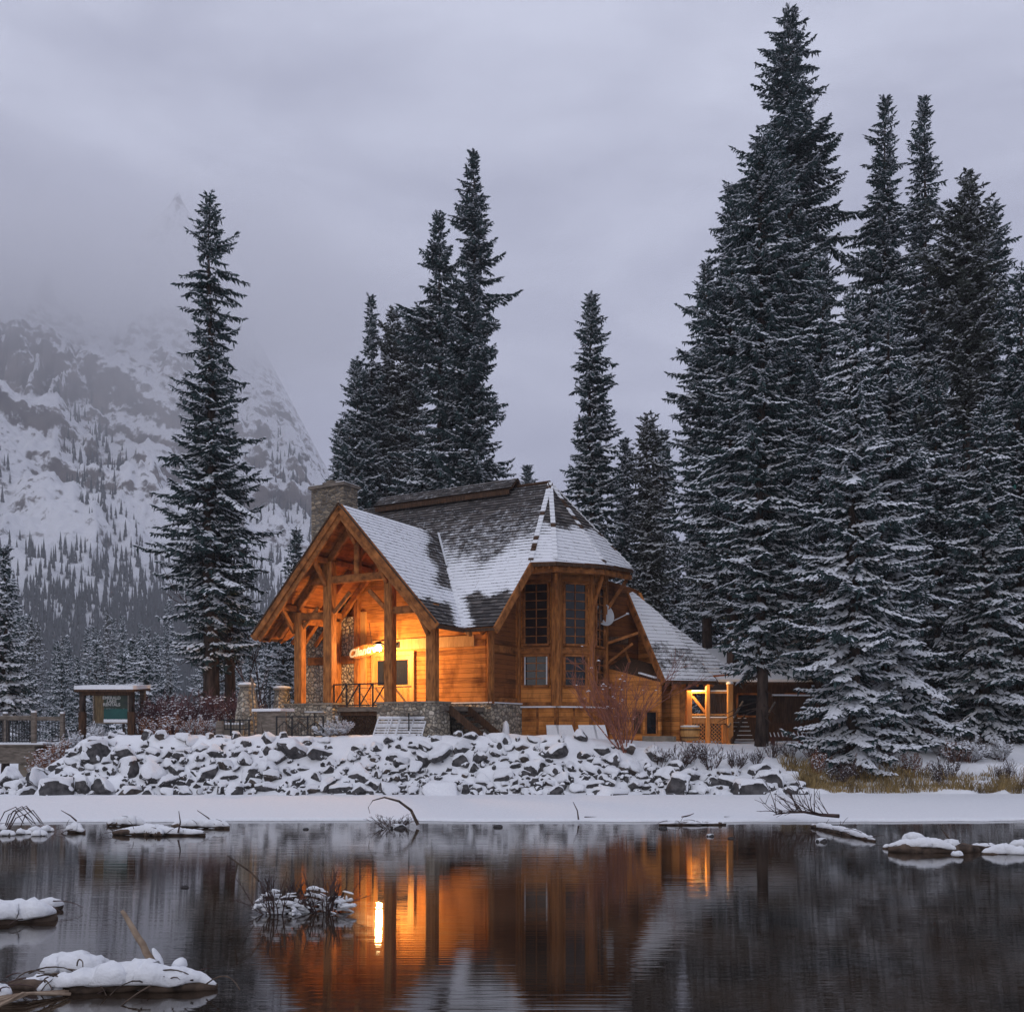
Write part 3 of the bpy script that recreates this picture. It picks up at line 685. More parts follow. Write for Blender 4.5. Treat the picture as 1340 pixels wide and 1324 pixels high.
for s in (-1, 1):
    beamp('truss_rafter', P(UG+s*0.05, PV, ZG-0.42), P(UG+s*4.05, PV, ZG-0.42-S2*4.0), 0.20, 0.28)
    beamp('truss_rafter', P(UG+s*0.05, VW+0.25, ZG-0.42), P(UG+s*4.05, VW+0.25, ZG-0.42-S2*4.0), 0.16, 0.26)
    beamp('truss_rafter', P(UG+s*0.05, 6.2, ZG-0.42), P(UG+s*4.05, 6.2, ZG-0.42-S2*4.0), 0.16, 0.26)
# purlins running out to the rake with their knee braces
for u in (-7.45, -5.8, UG, -2.85, -0.95):
    z = zgab(u) - 0.36
    beamp('purlin', P(u, VW+0.02, z), P(u, VA-0.12, z), 0.20, 0.24)
    beamp('knee_brace', P(u, PV+0.16, z-0.95), P(u, VA-0.20, z-0.10), 0.16, 0.18)
for u, s, z in ((-5.6, 1, 6.9), (-2.95, -1, 6.9), (-7.2, 1, 6.4), (-0.95, -1, 6.3)):
    beamp('knee_brace', P(u+s*0.05, PV-0.01, z), P(u+s*0.85, PV-0.01, z+0.75), 0.12, 0.16)
for i in range(6):                                              # rafter ends under the low side of the porch roof
    v = VW+0.5+i*0.72
    beamp('rafter_tail', P(UG-3.2, v, zgab(UG-3.2)-0.20), P(UG-WG+0.06, v, ZE-0.20+0.02), 0.09, 0.16)
beamp('wall_plate', P(-7.62, VW, 6.75), P(-7.62, PV, 6.75), 0.22, 0.26); beamp('wall_plate', P(-0.88, VW+0.02, 6.62), P(-0.88, PV, 6.62), 0.2, 0.24)
# back of the porch: stonework, beams, door
x = MB(); x.box(-9.5, -6.82, -VW-0.22, -VW-0.14, GZ, 7.1); x.box(-9.5, -8.41, -VW-0.14, -VW+0.6, GZ, 6.3); lpart('stone_hearth_wall', x, M['stone_small'])
beamp('hearth_beam', P(-9.3, VW+0.26, 5.28), P(-6.82, VW+0.26, 5.28), 0.10, 0.34)
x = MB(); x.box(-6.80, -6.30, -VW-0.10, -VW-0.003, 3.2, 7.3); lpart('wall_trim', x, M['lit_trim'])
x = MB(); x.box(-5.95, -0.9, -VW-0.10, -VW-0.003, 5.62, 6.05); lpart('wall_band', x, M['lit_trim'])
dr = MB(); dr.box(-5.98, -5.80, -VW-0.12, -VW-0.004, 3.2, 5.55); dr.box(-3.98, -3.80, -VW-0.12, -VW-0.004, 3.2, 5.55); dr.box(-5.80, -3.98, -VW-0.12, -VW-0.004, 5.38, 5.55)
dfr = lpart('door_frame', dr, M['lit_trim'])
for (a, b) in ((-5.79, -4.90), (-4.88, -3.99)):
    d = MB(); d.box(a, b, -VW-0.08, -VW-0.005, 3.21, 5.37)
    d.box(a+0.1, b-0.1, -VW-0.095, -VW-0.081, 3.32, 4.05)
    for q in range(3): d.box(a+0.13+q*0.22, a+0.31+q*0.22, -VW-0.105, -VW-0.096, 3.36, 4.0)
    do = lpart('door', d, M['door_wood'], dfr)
    g = MB(); g.box(a+0.13, b-0.13, -VW-0.092, -VW-0.081, 4.18, 5.20); lpart('door_pane', g, M['glass'], dfr)
h = MB(); h.tube([P(-4.93, VW+0.14, 4.10), P(-4.93, VW+0.14, 4.34)], 0.02, 6); lpart('door_handle', h, M['black_metal'], dfr)
# porch railing: square black posts with crossed bars
rl = MB(); u0, u1, v = -5.55, -3.0, PV
rl.beam(P(u0,v,4.08), P(u1,v,4.08), 0.05, 0.05); rl.beam(P(u0,v,3.26), P(u1,v,3.26), 0.045, 0.045)
k = 4; st = (u1-u0)/k
for i in range(k+1): rl.beam(P(u0+i*st,v,3.19), P(u0+i*st,v,4.11), 0.055, 0.055)
for i in range(k): rl.beam(P(u0+i*st+0.03,v,3.28), P(u0+(i+1)*st-0.03,v,4.06), 0.04, 0.045)
lpart('porch_railing', rl, M['black_metal'])
rl = MB()
for i in range(3): rl.beam(P(-5.7+i*0.95,6.1,3.98), P(-5.0+i*0.95,6.1,3.24), 0.05, 0.07)
rl.beam(P(-5.8,6.1,4.02), P(-3.0,6.1,4.02), 0.05, 0.06); rl.beam(P(-5.8,6.1,3.24), P(-3.0,6.1,3.24), 0.05, 0.05)
lpart('inner_railing', rl, M['lit_trim'])
# steps between the right pier and the foundation
st = MB()
for i in range(5): st.box(-0.45+i*0.30, -0.13+i*0.30, -7.2, -6.0, 3.05-(i+1)*0.24, 3.05-i*0.24-0.16)
st.beam(P(-0.45,7.25,3.10), P(1.25,7.25,1.85), 0.07, 0.28); st.beam(P(-0.45,5.95,3.10), P(1.25,5.95,1.85), 0.07, 0.28)
lpart('porch_steps', st, M['dark_wood'])

# chimney
x = MB(); x.box(-9.35, -7.55, -4.70, -3.75, 5.6, 12.82)
ch = lpart('chimney', x, M['stone_chimney'])
x = MB(); x.box(-9.45, -7.45, -4.80, -3.65, 12.823, 12.95); x.box(-8.9, -8.0, -4.5, -3.95, 12.953, 13.12); x.box(-8.75, -8.45, -4.4, -4.1, 13.122, 13.22); lpart('chimney_cap', x, M['grey_wood'], ch)
x = MB(); x.box(-9.40, -8.95, -4.75, -3.7, 12.952, 12.99); x.box(-7.95, -7.5, -4.75, -3.7, 12.952, 12.99); lpart('cap_snow', x, M['snow_fine'], ch)

# porch lamp on the beam over the door
LP = P(-4.60, VW+1.40, 5.60)
x = MB(); x.tube([(LP.x, LP.y+1.28, LP.z+0.22),(LP.x, LP.y+0.8, LP.z+0.42),(LP.x, LP.y, LP.z+0.26)], 0.022, 6); x.box(LP.x-0.10, LP.x+0.10, LP.y+1.27, LP.y+1.30, LP.z+0.10, LP.z+0.34)
x.tube([(LP.x, LP.y, LP.z+0.13),(LP.x, LP.y, LP.z+0.17),(LP.x, LP.y, LP.z+0.27)], [0.25,0.22,0.05], 16)
lamp = lpart('porch_lamp', x, M['black_metal'])
import bmesh
bm = bmesh.new(); bmesh.ops.create_icosphere(bm, subdivisions=3, radius=0.12)
me = bpy.data.meshes.new('bulb'); bm.to_mesh(me); bm.free(); me.materials.append(M['bulb'])
b_ = bpy.data.objects.new('bulb', me); COL.objects.link(b_); b_.parent = lamp; b_.location = (LP.x, LP.y, LP.z-GZ)
ld = bpy.data.lights.new('porch_lamp_light', 'POINT'); ld.energy = 820; ld.color = (1.0, 0.56, 0.20); ld.shadow_soft_size = 0.13
lo = bpy.data.objects.new('porch_lamp_light', ld); COL.objects.link(lo); lo.parent = lodge; lo.location = (LP.x, LP.y, LP.z-GZ-0.16)

# bay: five-sided wall round the ridge end, its windows, posts and eave frame
RB = 2.38
def bayc(deg, r=RB): a = math.radians(deg); return CW(OX + r*math.sin(a), OY - r*math.cos(a))
BW_ = [bayc(a) for a in (-36, 4, 44, 85, 125, 165)]
def window(name_parent, a, b, z0, z1, n, cols, rows, mt='beam', side_strip=None):
    """a,b plan ends of the opening; n outward normal"""
    a = Vector((a.x,a.y,0)); b = Vector((b.x,b.y,0)); d = (b-a); L = d.length; d.normalize(); n = n.normalized()
    fr = MB(); up = Vector((0,0,1)); w = 0.09
    def bar(p, q, w_, t): fr.beam(p, q, t if abs((q-p).z) < 1e-6 else w_, w_ if abs((q-p).z) < 1e-6 else t)
    o = n*0.05
    fr.beam(a+o+up*z0, b+o+up*z0, 0.12, 0.09); fr.beam(a+o+up*z1, b+o+up*z1, 0.12, 0.09)
    fr.beam(a+o+up*(z0+0.045), a+o+up*(z1-0.045), 0.11, 0.09); fr.beam(b+o+up*(z0+0.045), b+o+up*(z1-0.045), 0.11, 0.09)
    o = n*0.025
    for i in range(1, cols):
        p = a + d*(L*i/cols) + o; fr.beam(p+up*z0, p+up*z1, 0.035, 0.04)
    for j in range(1, rows):
        z = z0 + (z1-z0)*j/rows; fr.beam(a+o+up*z, b+o+up*z, 0.036, 0.034)
    f = lpart('window', fr, M[mt], name_parent)
    g = MB(); g.prism([a+up*z0, b+up*z0, b+up*z1, a+up*z1], -n*0.02)
    g.v = [tuple(Vector(v_)+n*0.012) for v_ in g.v]
    lpart('pane', g, M['glass'], f)
    if side_strip:
        j = MB()
        for p in (a+d*0.06, b-d*0.06): j.beam(p+n*0.115+up*(z0+0.06), p+n*0.115+up*(z1-0.06), 0.045, 0.05)  # white strip up each side of the opening
        lpart('side_strip', j, M['white_paint'], f)
    return f
bay = None
for i in range(5):
    a, b = BW_[i], BW_[i+1]; n = (a+b)/2; n = Vector((n.x, n.y, 0)).normalized()
    x = MB(); x.panel(a, b, BZ, 9.4, n, 0, 0.10); wl_ = lpart('bay_wall', x, M['siding'])
    x = MB(); x.panel(a*0.985, b*0.985, GZ-0.8, BZ-0.002, n, 0, 0.08); sk = lpart('bay_skirt', x, M['siding'])
    d = (b-a)
    x = MB()
    for t in (0.03, 0.5, 0.97): p = (a+d*t)*0.987; x.beam((p.x,p.y,GZ-0.7), (p.x,p.y,BZ-0.01), 0.09, 0.06)
    lpart('batten', x, M['beam'], sk)
    x = MB(); e = n*0.07; x.prism([Vector((a.x,a.y,BZ-0.03))+e*0.2, Vector((b.x,b.y,BZ-0.03))+e*0.2, Vector((b.x,b.y,BZ-0.03))+e*2, Vector((a.x,a.y,BZ-0.03))+e*2], (0,0,0.06)); lpart('bay_ledge', x, M['snow_fine'], sk)
    if i < 3:
        t0, t1 = ((0.16,0.80) if i == 0 else (0.20,0.84) if i == 1 else (0.22,0.86))
        window(wl_, a+d*t0, a+d*t1, 5.80, 8.34, n, 2, 7)
        window(wl_, a+d*t0, a+d*t1, 4.10, 5.36, n, 2, 4, side_strip=(i == 0))
        x = MB(); x.panel(a+d*0.04, a+d*0.96, 5.44, 5.70, n, 0.06, 0.055); lpart('bay_band', x, M['beam'], wl_)
        x = MB(); x.panel(a+d*0.04, a+d*0.96, 8.46, 8.66, n, 0.06, 0.055); lpart('bay_band', x, M['beam'], wl_)
        x = MB(); x.panel(a+d*0.04, a+d*0.96, BZ+0.06, BZ+0.2, n, 0.05, 0.045); lpart('bay_band', x, M['beam'], wl_)
for i, r in ((0,0.12),(1,0.19),(2,0.105),(3,0.085),(4,0.12)):
    p = BW_[i]*1.01; x = MB(); x.beam((p.x,p.y,BZ+0.03), (p.x,p.y,9.3), r*2, r*2); lpart('bay_post', x, M['log'])
def inw(c, w, t, z): return Vector((w.x+(c.x-w.x)*t, w.y+(c.y-w.y)*t, z))
CC = [Vector((C1.x-0.15, C1.y+0.5, 8.55)), inw(C2, BW_[1], 0.84, 8.62), inw(C3, BW_[2], 0.84, 8.74), inw(C4, BW_[3], 0.84, 8.86)]
for i in range(3):
    d = (CC[i+1]-CC[i]).normalized()*0.14
    beamp('eave_beam', CC[i]-d, CC[i+1]+d, 0.18, 0.22)
for i in (1, 2, 3):
    w = BW_[i]; c = CC[i]; z = c.z+0.22
    e = inw(c, w, 1.08, z); beamp('outrigger', Vector((w.x*0.8,w.y*0.8,z-0.03)), e, 0.20, 0.22)
    beamp('bay_brace', Vector((w.x*1.04,w.y*1.04,c.z-1.35)), inw(c, w, 0.92, c.z-0.12), 0.11, 0.15)
for A, B in ((C1,C2),(C2,C3),(C3,C4)):
    beamp('bay_fascia', A+Vector((0,0,-0.09)), B+Vector((0,0,-0.09)), 0.05, 0.13, 'dark_wood')
for A, B, a, b in ((C1,C2,BW_[0],BW_[1]),(C2,C3,BW_[1],BW_[2]),(C3,C4,BW_[2],BW_[3])):
    for t in (0.25, 0.5, 0.75):
        q = A+(B-A)*t; w = a+(b-a)*t
        beamp('rafter_tail', Vector((w.x,w.y,q.z+0.62)), Vector((q.x+(w.x-q.x)*0.03,q.y+(w.y-q.y)*0.03,q.z-0.17)), 0.08, 0.13)

# wing to the right of the bay: steep snowy slope over a plain cedar wall
w_e0 = px2w(868, 890, 41.5); w_top = px2w(815, 764, 44.5)
dn = Vector((w_e0.x-w_top.x, w_e0.y-w_top.y, 0)).normalized(); ea = Vector((-dn.y, dn.x, 0))      # down-slope, along the eave (to the right)
w_n = (w_e0-w_top).cross(ea).normalized(); w_n = w_n if w_n.z > 0 else -w_n
w_e1 = ray_plane(938, 891, w_e0, w_n); w_t1 = ray_plane(863, 803, w_e0, w_n)
tc_ = lambda p: CW(p.x, p.y, p.z)
def snow_wing(p):
    t = (tc_(w_top).z-p.z)/(w_top.z-w_e0.z)
    return 0.86 - 0.34*ss(0.58, 0.66, t + 0.03*math.sin(p.x*5))*(1-0.5*ss(0.86, 0.95, t))
rw = roof_sheet('wing_roof', [[tc_(w_top), tc_(w_e0), tc_(w_e1), tc_(w_t1)]], snow_wing, lodge, OFF, under=M['ceiling_boards'])
n2_ = w_n; p2_ = w_e0 + ea*2.0 - dn*1.3 + Vector((0,0,0.55))
r2 = [ray_plane(x_, y_, p2_, n2_) for x_, y_ in ((862,804),(963,881),(931,884),(858,812))]
dn2 = Vector((dn.x*0.8+ea.x*0.6, dn.y*0.8+ea.y*0.6, 0)).normalized()
r2s = roof_sheet('rear_wing_roof', [[tc_(q) for q in r2]], lambda p: 0.66, lodge, OFF, under=M['ceiling_boards'])
x = MB(); x.beam(tc_(w_top)+Vector((0,0,-0.10)), tc_(w_e0)+Vector((0,0,-0.12)), 0.09, 0.34); lpart('rake_board', x, M['lit_trim' if False else 'beam'], rw)
x = MB(); x.beam(tc_(w_e0)+Vector((0,0,-0.09)), tc_(w_e1)+Vector((0,0,-0.09)), 0.05, 0.12); lpart('eave_board', x, M['dark_wood'], rw)
for i in range(7):
    q = w_e0 + ea*(0.25+i*0.38) - dn*0.05; q2 = q - dn*0.8
    beamp('rafter_tail', tc_(q2+Vector((0,0,0.95-0.17))), tc_(q+Vector((0,0,-0.19))), 0.09, 0.15)
# end wall set back under the rake, and the lower front wall
g0 = w_e0 + ea*0.75 - dn*0.55; gb = g0 - dn*2.65
x = MB(); zf = 1.2
sl = (w_top.z-w_e0.z)/math.hypot(w_e0.x-w_top.x, w_e0.y-w_top.y)
zt = lambda q: w_e0.z + sl*(-(q-w_e0).dot(dn)) - 0.22
Q = lambda p, z: CW(p.x, p.y, z)
x.prism([Q(g0,zf), Q(gb,zf), Q(gb,zt(gb)), Q(g0,zt(g0))], Q(ea*0.15,0)-Q(Vector((0,0,0)),0)); lpart('wing_end_wall', x, M['siding'])
g1 = ray_plane(893, 930, g0, Vector((dn.x,dn.y,0)))
x = MB(); x.prism([Q(g0,zf), Q(g1,zf), Q(g1,4.45), Q(g0,4.45)], Q(-dn*0.12,0)-Q(Vector((0,0,0)),0)); wf = lpart('wing_front_wall', x, M['siding'])
x = MB(); x.beam(Q(g1+dn*0.02,zf), Q(g1+dn*0.02,4.5), 0.26, 0.22); lpart('corner_post', x, M['beam'])
# plain low wall that carries on in front of the end wall, with cellar opening and footing
e0 = px2w(797, 930, 43.1); e1 = px2w(864, 930, 41.6)
fn = Vector((e1.y-e0.y, -(e1.x-e0.x), 0)).normalized()
x = MB(); x.prism([Q(e0,zf), Q(e1,zf), Q(e1,4.30), Q(e0,4.95)], Q(-fn*0.12,0)-Q(Vector((0,0,0)),0)); lf = lpart('wing_low_wall', x, M['siding'])
x = MB(); x.prism([Q(e0,4.96), Q(e1,4.31), Q(e1-fn*1.2,4.75), Q(e0-fn*1.2,5.5)], (0,0,0.10)); lpart('lean_to_roof', x, M['dark_wood'])
x = MB(); x.beam(Q(e0+(e1-e0)*0.62+fn*0.05,4.72), Q(e0+(e1-e0)*0.92+fn*0.05,4.5), 0.25, 0.06); lpart('roof_snow', x, M['snow_fine'])
def on_low(px): 
    return ray_plane(px, 930, e0, fn)
for a_, b_, z0, z1, mt in ((846,860,2.15,3.05,'glass'),(829,840,2.15,3.1,'dark_wood')):
    a, b = on_low(a_), on_low(b_); x = MB(); x.prism([Q(a+fn*0.02,z0),Q(b+fn*0.02,z0),Q(b+fn*0.02,z1),Q(a+fn*0.02,z1)], Q(-fn*0.03,0)-Q(Vector((0,0,0)),0)); hatch = lpart('cellar_opening', x, M[mt])
    x = MB(); x.beam(Q(a+fn*0.03,z1+0.04), Q(b+fn*0.03,z1+0.04), 0.07, 0.08); x.beam(Q(a+fn*0.03,z0), Q(a+fn*0.03,z1), 0.07, 0.06); x.beam(Q(b+fn*0.03,z0), Q(b+fn*0.03,z1), 0.07, 0.06); lpart('opening_frame', x, M['beam'], hatch)
a, b = on_low(842), px2w(884, 930, 41.2); x = MB(); x.prism([Q(a+fn*0.10,1.0),Q(b+fn*0.10,1.0),Q(b+fn*0.10,2.05),Q(a+fn*0.10,2.05)], Q(-fn*0.16,0)-Q(Vector((0,0,0)),0)); lpart('concrete_footing', x, M['concrete'])
gq = Q(gb, 0); A_ = BW_[3]*0.97
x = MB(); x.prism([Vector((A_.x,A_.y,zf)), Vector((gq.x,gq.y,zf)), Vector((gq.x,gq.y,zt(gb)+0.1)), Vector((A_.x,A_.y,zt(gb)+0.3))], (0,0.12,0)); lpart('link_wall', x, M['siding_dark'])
# timber struts in the gap beside the bay
bpt = BW_[3]
beamp('strut', Vector((bpt.x,bpt.y,6.0)), tc_(px2w(835,828,42.6)), 0.10, 0.12); beamp('strut', tc_(px2w(795,868,43.0)), tc_(px2w(828,842,42.7)), 0.09, 0.11)
beamp('strut', tc_(px2w(816,845,43.2)), tc_(px2w(824,866,43.0)), 0.09, 0.10)
x = MB(); x.beam(tc_(px2w(797,838,43.1)), tc_(px2w(822,838,42.9)), 0.3, 0.30); lpart('shelf_beam', x, M['dark_wood'])
# satellite dish fixed to the side of the bay
dc = px2w(797, 800, 42.2)
bm = bmesh.new(); bmesh.ops.create_uvsphere(bm, u_segments=24, v_segments=12, radius=0.42)
bmesh.ops.delete(bm, geom=[v_ for v_ in bm.verts if v_.co.z > -0.28], context='VERTS')
for v_ in bm.verts: v_.co.x *= 1.15; v_.co.y *= 1.15
bmesh.ops.solidify(bm, geom=bm.faces[:], thickness=0.02)
me = bpy.data.meshes.new('satellite_dish'); bm.to_mesh(me); bm.free(); me.materials.append(M['dish'])
dish = bpy.data.objects.new('satellite_dish', me); COL.objects.link(dish); dish.parent = lodge
q = tc_(dc); dish.location = (q.x, q.y, q.z-GZ); dish.rotation_euler = (math.radians(75), 0, math.radians(60)); dish.scale = (1.5, 1.5, 1.2)
ar = MB(); ar.tube([tc_(dc+Vector((0.15,0.2,-0.4))), tc_(dc+Vector((0.75,-0.05,-0.12)))], 0.02, 6); ar.box(*(lambda c: (c.x-0.05,c.x+0.05,c.y-0.05,c.y+0.05,c.z-0.04,c.z+0.04))(tc_(dc+Vector((0.78,-0.06,-0.10))))); lpart('dish_arm', ar, M['dish'])

# wooden name board hanging in the porch
sg = empty('hanging_sign', (0,0,0), 'oval wooden name board with white script hanging in the lit porch', 'sign')
def CWinv(u, v, z): w = Vector((OX, OY)) + MU*u + GV*v; return Vector((w.x, w.y, z))
so = CWinv(-5.78, VW+0.95, 5.54); sg.location = so; sg.rotation_euler = (0, math.radians(-9), -TH)
x = MB(); pr = [(0.72*math.cos(t)*(abs(math.cos(t))**-0.25 if abs(math.cos(t)) > 0.05 else 1), 0, 0.25*math.sin(t)) for t in [2*math.pi*i/28 for i in range(28)]]
x.prism([(p[0],0,p[2]) for p in pr], (0,0.05,0)); x.build('board', M['log'], sg, off=(0,0,0))
for cx in (-0.5, 0.5): x = MB(); x.tube([(cx,0.025,0.2),(cx,0.025,1.1)], 0.012, 5); x.build('chain', M['black_metal'], sg, off=(0,0,0))
def text_mesh(name, body, size, mt, parent, loc, rot, shear=0.0, ext=0.004, bold=0.0, sp=1.0):
    c = bpy.data.curves.new(name, 'FONT'); c.body = body; c.size = size; c.extrude = ext; c.align_x = 'CENTER'; c.align_y = 'CENTER'; c.shear = shear; c.offset = bold; c.space_character = sp
    t_ = bpy.data.objects.new(name+'_src', c); COL.objects.link(t_)
    bpy.context.view_layer.update()
    me = bpy.data.meshes.new_from_object(t_.evaluated_get(bpy.context.evaluated_depsgraph_get()))
    bpy.data.objects.remove(t_); bpy.data.curves.remove(c)
    me.name = name; me.materials.clear(); me.materials.append(mt)
    o = bpy.data.objects.new(name, me); COL.objects.link(o); o.parent = parent; o.location = loc; o.rotation_euler = rot; return o
text_mesh('lettering', 'Cilantro', 0.44, M['sign_letter'], sg, (0,-0.008,0), (math.radians(90),0,0), 0.35, 0.004, 0.016)

# ------------------------------------------------------------------ riprap boulders below the lodge
def rock_proto(seed, brown=False):
    r = np.random.default_rng(seed)
    bm = bmesh.new(); bmesh.ops.create_icosphere(bm, subdivisions=4, radius=1.0)
    V = np.array([v.co[:] for v in bm.verts])
    for _ in range(13):                                         # cut flat facets
        n = r.normal(size=3); n /= np.linalg.norm(n); d = r.uniform(0.40, 0.80)
        k = V @ n; o = np.maximum(k-d, 0); V = V - o[:, None]*n*0.985
    V *= np.array([1.0, r.uniform(0.65, 0.95), r.uniform(0.55, 0.8)])
    V += 0.045*(np.stack([fbm(V[:,0]*3+seed, V[:,1]*3+V[:,2]*2, 3), fbm(V[:,1]*3+seed, V[:,2]*3+5, 3), fbm(V[:,2]*3+seed, V[:,0]*3+9, 3)], 1)-0.5)*2
    for v, c in zip(bm.verts, V): v.co = c
    bm.normal_update()
    Nn = np.array([v.normal[:] for v in bm.verts])
    me = bpy.data.meshes.new('boulder'); bm.to_mesh(me); me.materials.append(M['rock_brown'] if brown else M['rock'])
    me.polygons.foreach_set('use_smooth', [True]*len(me.polygons)); me.set_sharp_from_angle(angle=math.radians(28))
    ph = r.uniform(0, 50)
    wob = (fbm(V[:,0]*2.2+ph, V[:,1]*2.2+ph, 3)-0.5)
    hgt = np.clip((Nn[:,2]+1.2*wob-0.20)/0.32, 0, 1)*np.clip((V[:,2]+0.55)/0.35, 0, 1)
    hgt = hgt*hgt*(3-2*hgt)
    off = 0.15*hgt - 0.04
    C = V + Nn*off[:, None]*0.5; C[:, 2] += off*0.9
    for v, c in zip(bm.verts, C): v.co = c
    dead = [f for f in bm.faces if all(hgt[v.index] < 0.02 for v in f.verts)]
    bmesh.ops.delete(bm, geom=dead, context='FACES')
    ms = bpy.data.meshes.new('snow_cap'); bm.to_mesh(ms); bm.free(); ms.materials.append(M['snow_fine'])
    ms.polygons.foreach_set('use_smooth', [True]*len(ms.polygons))
    return me, ms
protos = [rock_proto(100+i, i % 5 == 4) for i in range(16)]
rr = random.Random(21)
ZONES = [(-15.5, 'below the sign shelter'), (-8.2, 'below the leaning poles'), (-3.6, 'below the lit porch'), (-0.2, 'below the stone foundation wall'), (3.4, 'below the bay window'), (6.2, 'below the bare red shrub'), (99, 'at the right end of the bank')]
def zone(x):
    for x1, nm in ZONES:
        if x < x1: return nm
spots = []
tries = 0
while len(spots) < 292 and tries < 40000:
    tries += 1
    x = rr.uniform(-18.4, 10.0)
    t = rr.random()**1.15
    if x > 4 and t > 1.0 - (x-4)*0.07: continue
    if x < -16 and t > 0.55: continue
    y = 33.62 + t*np.interp(x, [-18,2,6,10], [2.6,2.6,3.3,3.0])
    s = (rr.uniform(0.17, 0.46) if rr.random() < 0.62 else rr.uniform(0.42, 0.78))*(1.0 - 0.25*t)
    if t > 0.72 and rr.random() < 0.62: continue
    if any((x-a)**2 + ((y-b)*1.25)**2 < (0.62*(s+c))**2 for a, b, c, _ in spots): continue
    spots.append((x, y, s, t))
for i, (x, y, s, t) in enumerate(spots):
    me, ms = protos[rr.randrange(16)]
    row = 'in the bottom row' if t < 0.16 else 'low in the bank' if t < 0.42 else 'in the middle of the bank' if t < 0.70 else 'along the top of the bank'
    o = bpy.data.objects.new('boulder', me); COL.objects.link(o)
    c = bpy.data.objects.new('snow_cap', ms); COL.objects.link(c); c.parent = o
    o.location = (x, y, float(ground_z(x, y)) + s*(rr.uniform(-0.12, 0.20) if t < 0.72 else rr.uniform(-0.30, -0.05)))
    o.rotation_euler = (rr.uniform(-0.40, 0.10), rr.uniform(-0.3, 0.3), rr.uniform(0, 6.28))
    o.scale = (s*rr.uniform(0.95, 1.35), s, s*rr.uniform(0.85, 1.15))
    z_ = zone(x)
    tag(o, f'snow-capped boulder {row}, {z_}', 'boulder', f'riprap boulders {row} {z_}')

# small rubble between the boulders: too much to count
rg = np.random.default_rng(88); k = 700
bx = rg.uniform(-18.2, 10.0, k); tt = rg.random(k)**1.3*0.85; tt = np.where(bx > 4, tt*(1-0.07*(bx-4)), tt); by = 33.6 + tt*2.5; bs_ = rg.uniform(0.05, 0.19, k)
bm = bmesh.new(); bmesh.ops.create_icosphere(bm, subdivisions=2, radius=1.0); U = np.array([v.co[:] for v in bm.verts]); FU = np.array([[v.index for v in f.verts] for f in bm.faces]); bm.free()
V = np.repeat(U[None], k, 0)
for _ in range(7):
    n_ = rg.normal(size=(k, 1, 3)); n_ /= np.linalg.norm(n_, axis=2, keepdims=True); V = V - np.maximum((V*n_).sum(2, keepdims=True) - rg.uniform(0.35, 0.75, (k, 1, 1)), 0)*n_
V = V*bs_[:, None, None]*rg.uniform(0.7, 1.35, (k, 1, 3)) + np.stack([bx, by, ground_z(bx, by) + bs_*rg.uniform(-0.2, 0.45, k)], 1)[:, None]
F_ = (FU[None] + (np.arange(k)*len(U))[:, None, None]).reshape(-1, 3); V = V.reshape(-1, 3)
nz = np.cross(V[F_[:,1]]-V[F_[:,0]], V[F_[:,2]]-V[F_[:,0]]); nz = nz[:,2]/np.maximum(np.linalg.norm(nz, axis=1), 1e-9)
me = mesh_np('riprap_rubble', V, [F_], [M['rock'], M['snow_fine']], (nz + rg.normal(0, 0.12, len(nz)) > 0.42).astype(int))
o = bpy.data.objects.new('riprap_rubble', me); COL.objects.link(o); tag(o, 'small snow-dusted rubble filling the gaps between the boulders', 'rubble', kind='stuff')

# ------------------------------------------------------------------ twig makers
def grow(mb, p, d, L, r, depth, rnd, spread=0.55, up=0.25, nseg=4, kids=3, n=4, shrink=0.62, mi=0, minr=0.004):
    pts = [Vector(p)]; q = Vector(p); d = Vector(d).normalized()
    for i in range(nseg):
        d = (d + Vector((rnd.uniform(-1,1), rnd.uniform(-1,1), rnd.uniform(-1,1)))*0.16 + Vector((0,0,up*0.12))).normalized()
        q = q + d*(L/nseg); pts.append(q)
    mb.tube(pts, [max(r*(1-0.55*i/nseg), minr) for i in range(nseg+1)], n, mi, cap=False)
    if depth <= 0: return
    for k in range(kids):
        j = rnd.randint(1, nseg); a = pts[j]
        dd = (pts[j]-pts[j-1]).normalized()
        nd = (dd + Vector((rnd.uniform(-1,1), rnd.uniform(-1,1), rnd.uniform(-0.5,1)))*spread).normalized()
        grow(mb, a, nd, L*shrink*rnd.uniform(0.7,1.15), max(r*0.6, minr), depth-1, rnd, spread, up, max(3, nseg-1), kids, 3, shrink, mi, minr)
def shrub_mesh(name, seed, stems, L, r, depth, kids, mats, lean=0.6, snow=0.0, minr=0.005, shrink=0.62, up=0.25):
    rnd = random.Random(seed); mb = MB()
    for i in range(stems):
        a = rnd.uniform(0, 6.28); b = rnd.uniform(0.1, lean)
        grow(mb, (0.12*math.cos(a), 0.12*math.sin(a), -0.05), (math.cos(a)*b, math.sin(a)*b, 1), L*rnd.uniform(0.7, 1.1), r, depth, rnd, kids=kids, minr=minr, shrink=shrink, up=up)
    if snow > 0:                                                # snow lying on the twigs
        base = list(zip(mb.v, range(len(mb.v))))
        for v, i in base:
            if rnd.random() < snow and v[2] > 0.1:
                s = rnd.uniform(0.015, 0.045); x, y, z = v
                mb.add([(x-s*1.8,y,z),(x,y-s,z),(x+s*1.8,y,z),(x,y+s,z),(x,y,z+s*0.9)], [(0,1,4),(1,2,4),(2,3,4),(3,0,4)], 1)
    me = bpy.data.meshes.new(name); me.from_pydata(mb.v, [], mb.f)
    for m_ in mats: me.materials.append(m_)
    me.polygons.foreach_set('material_index', mb.m); me.update(); return me
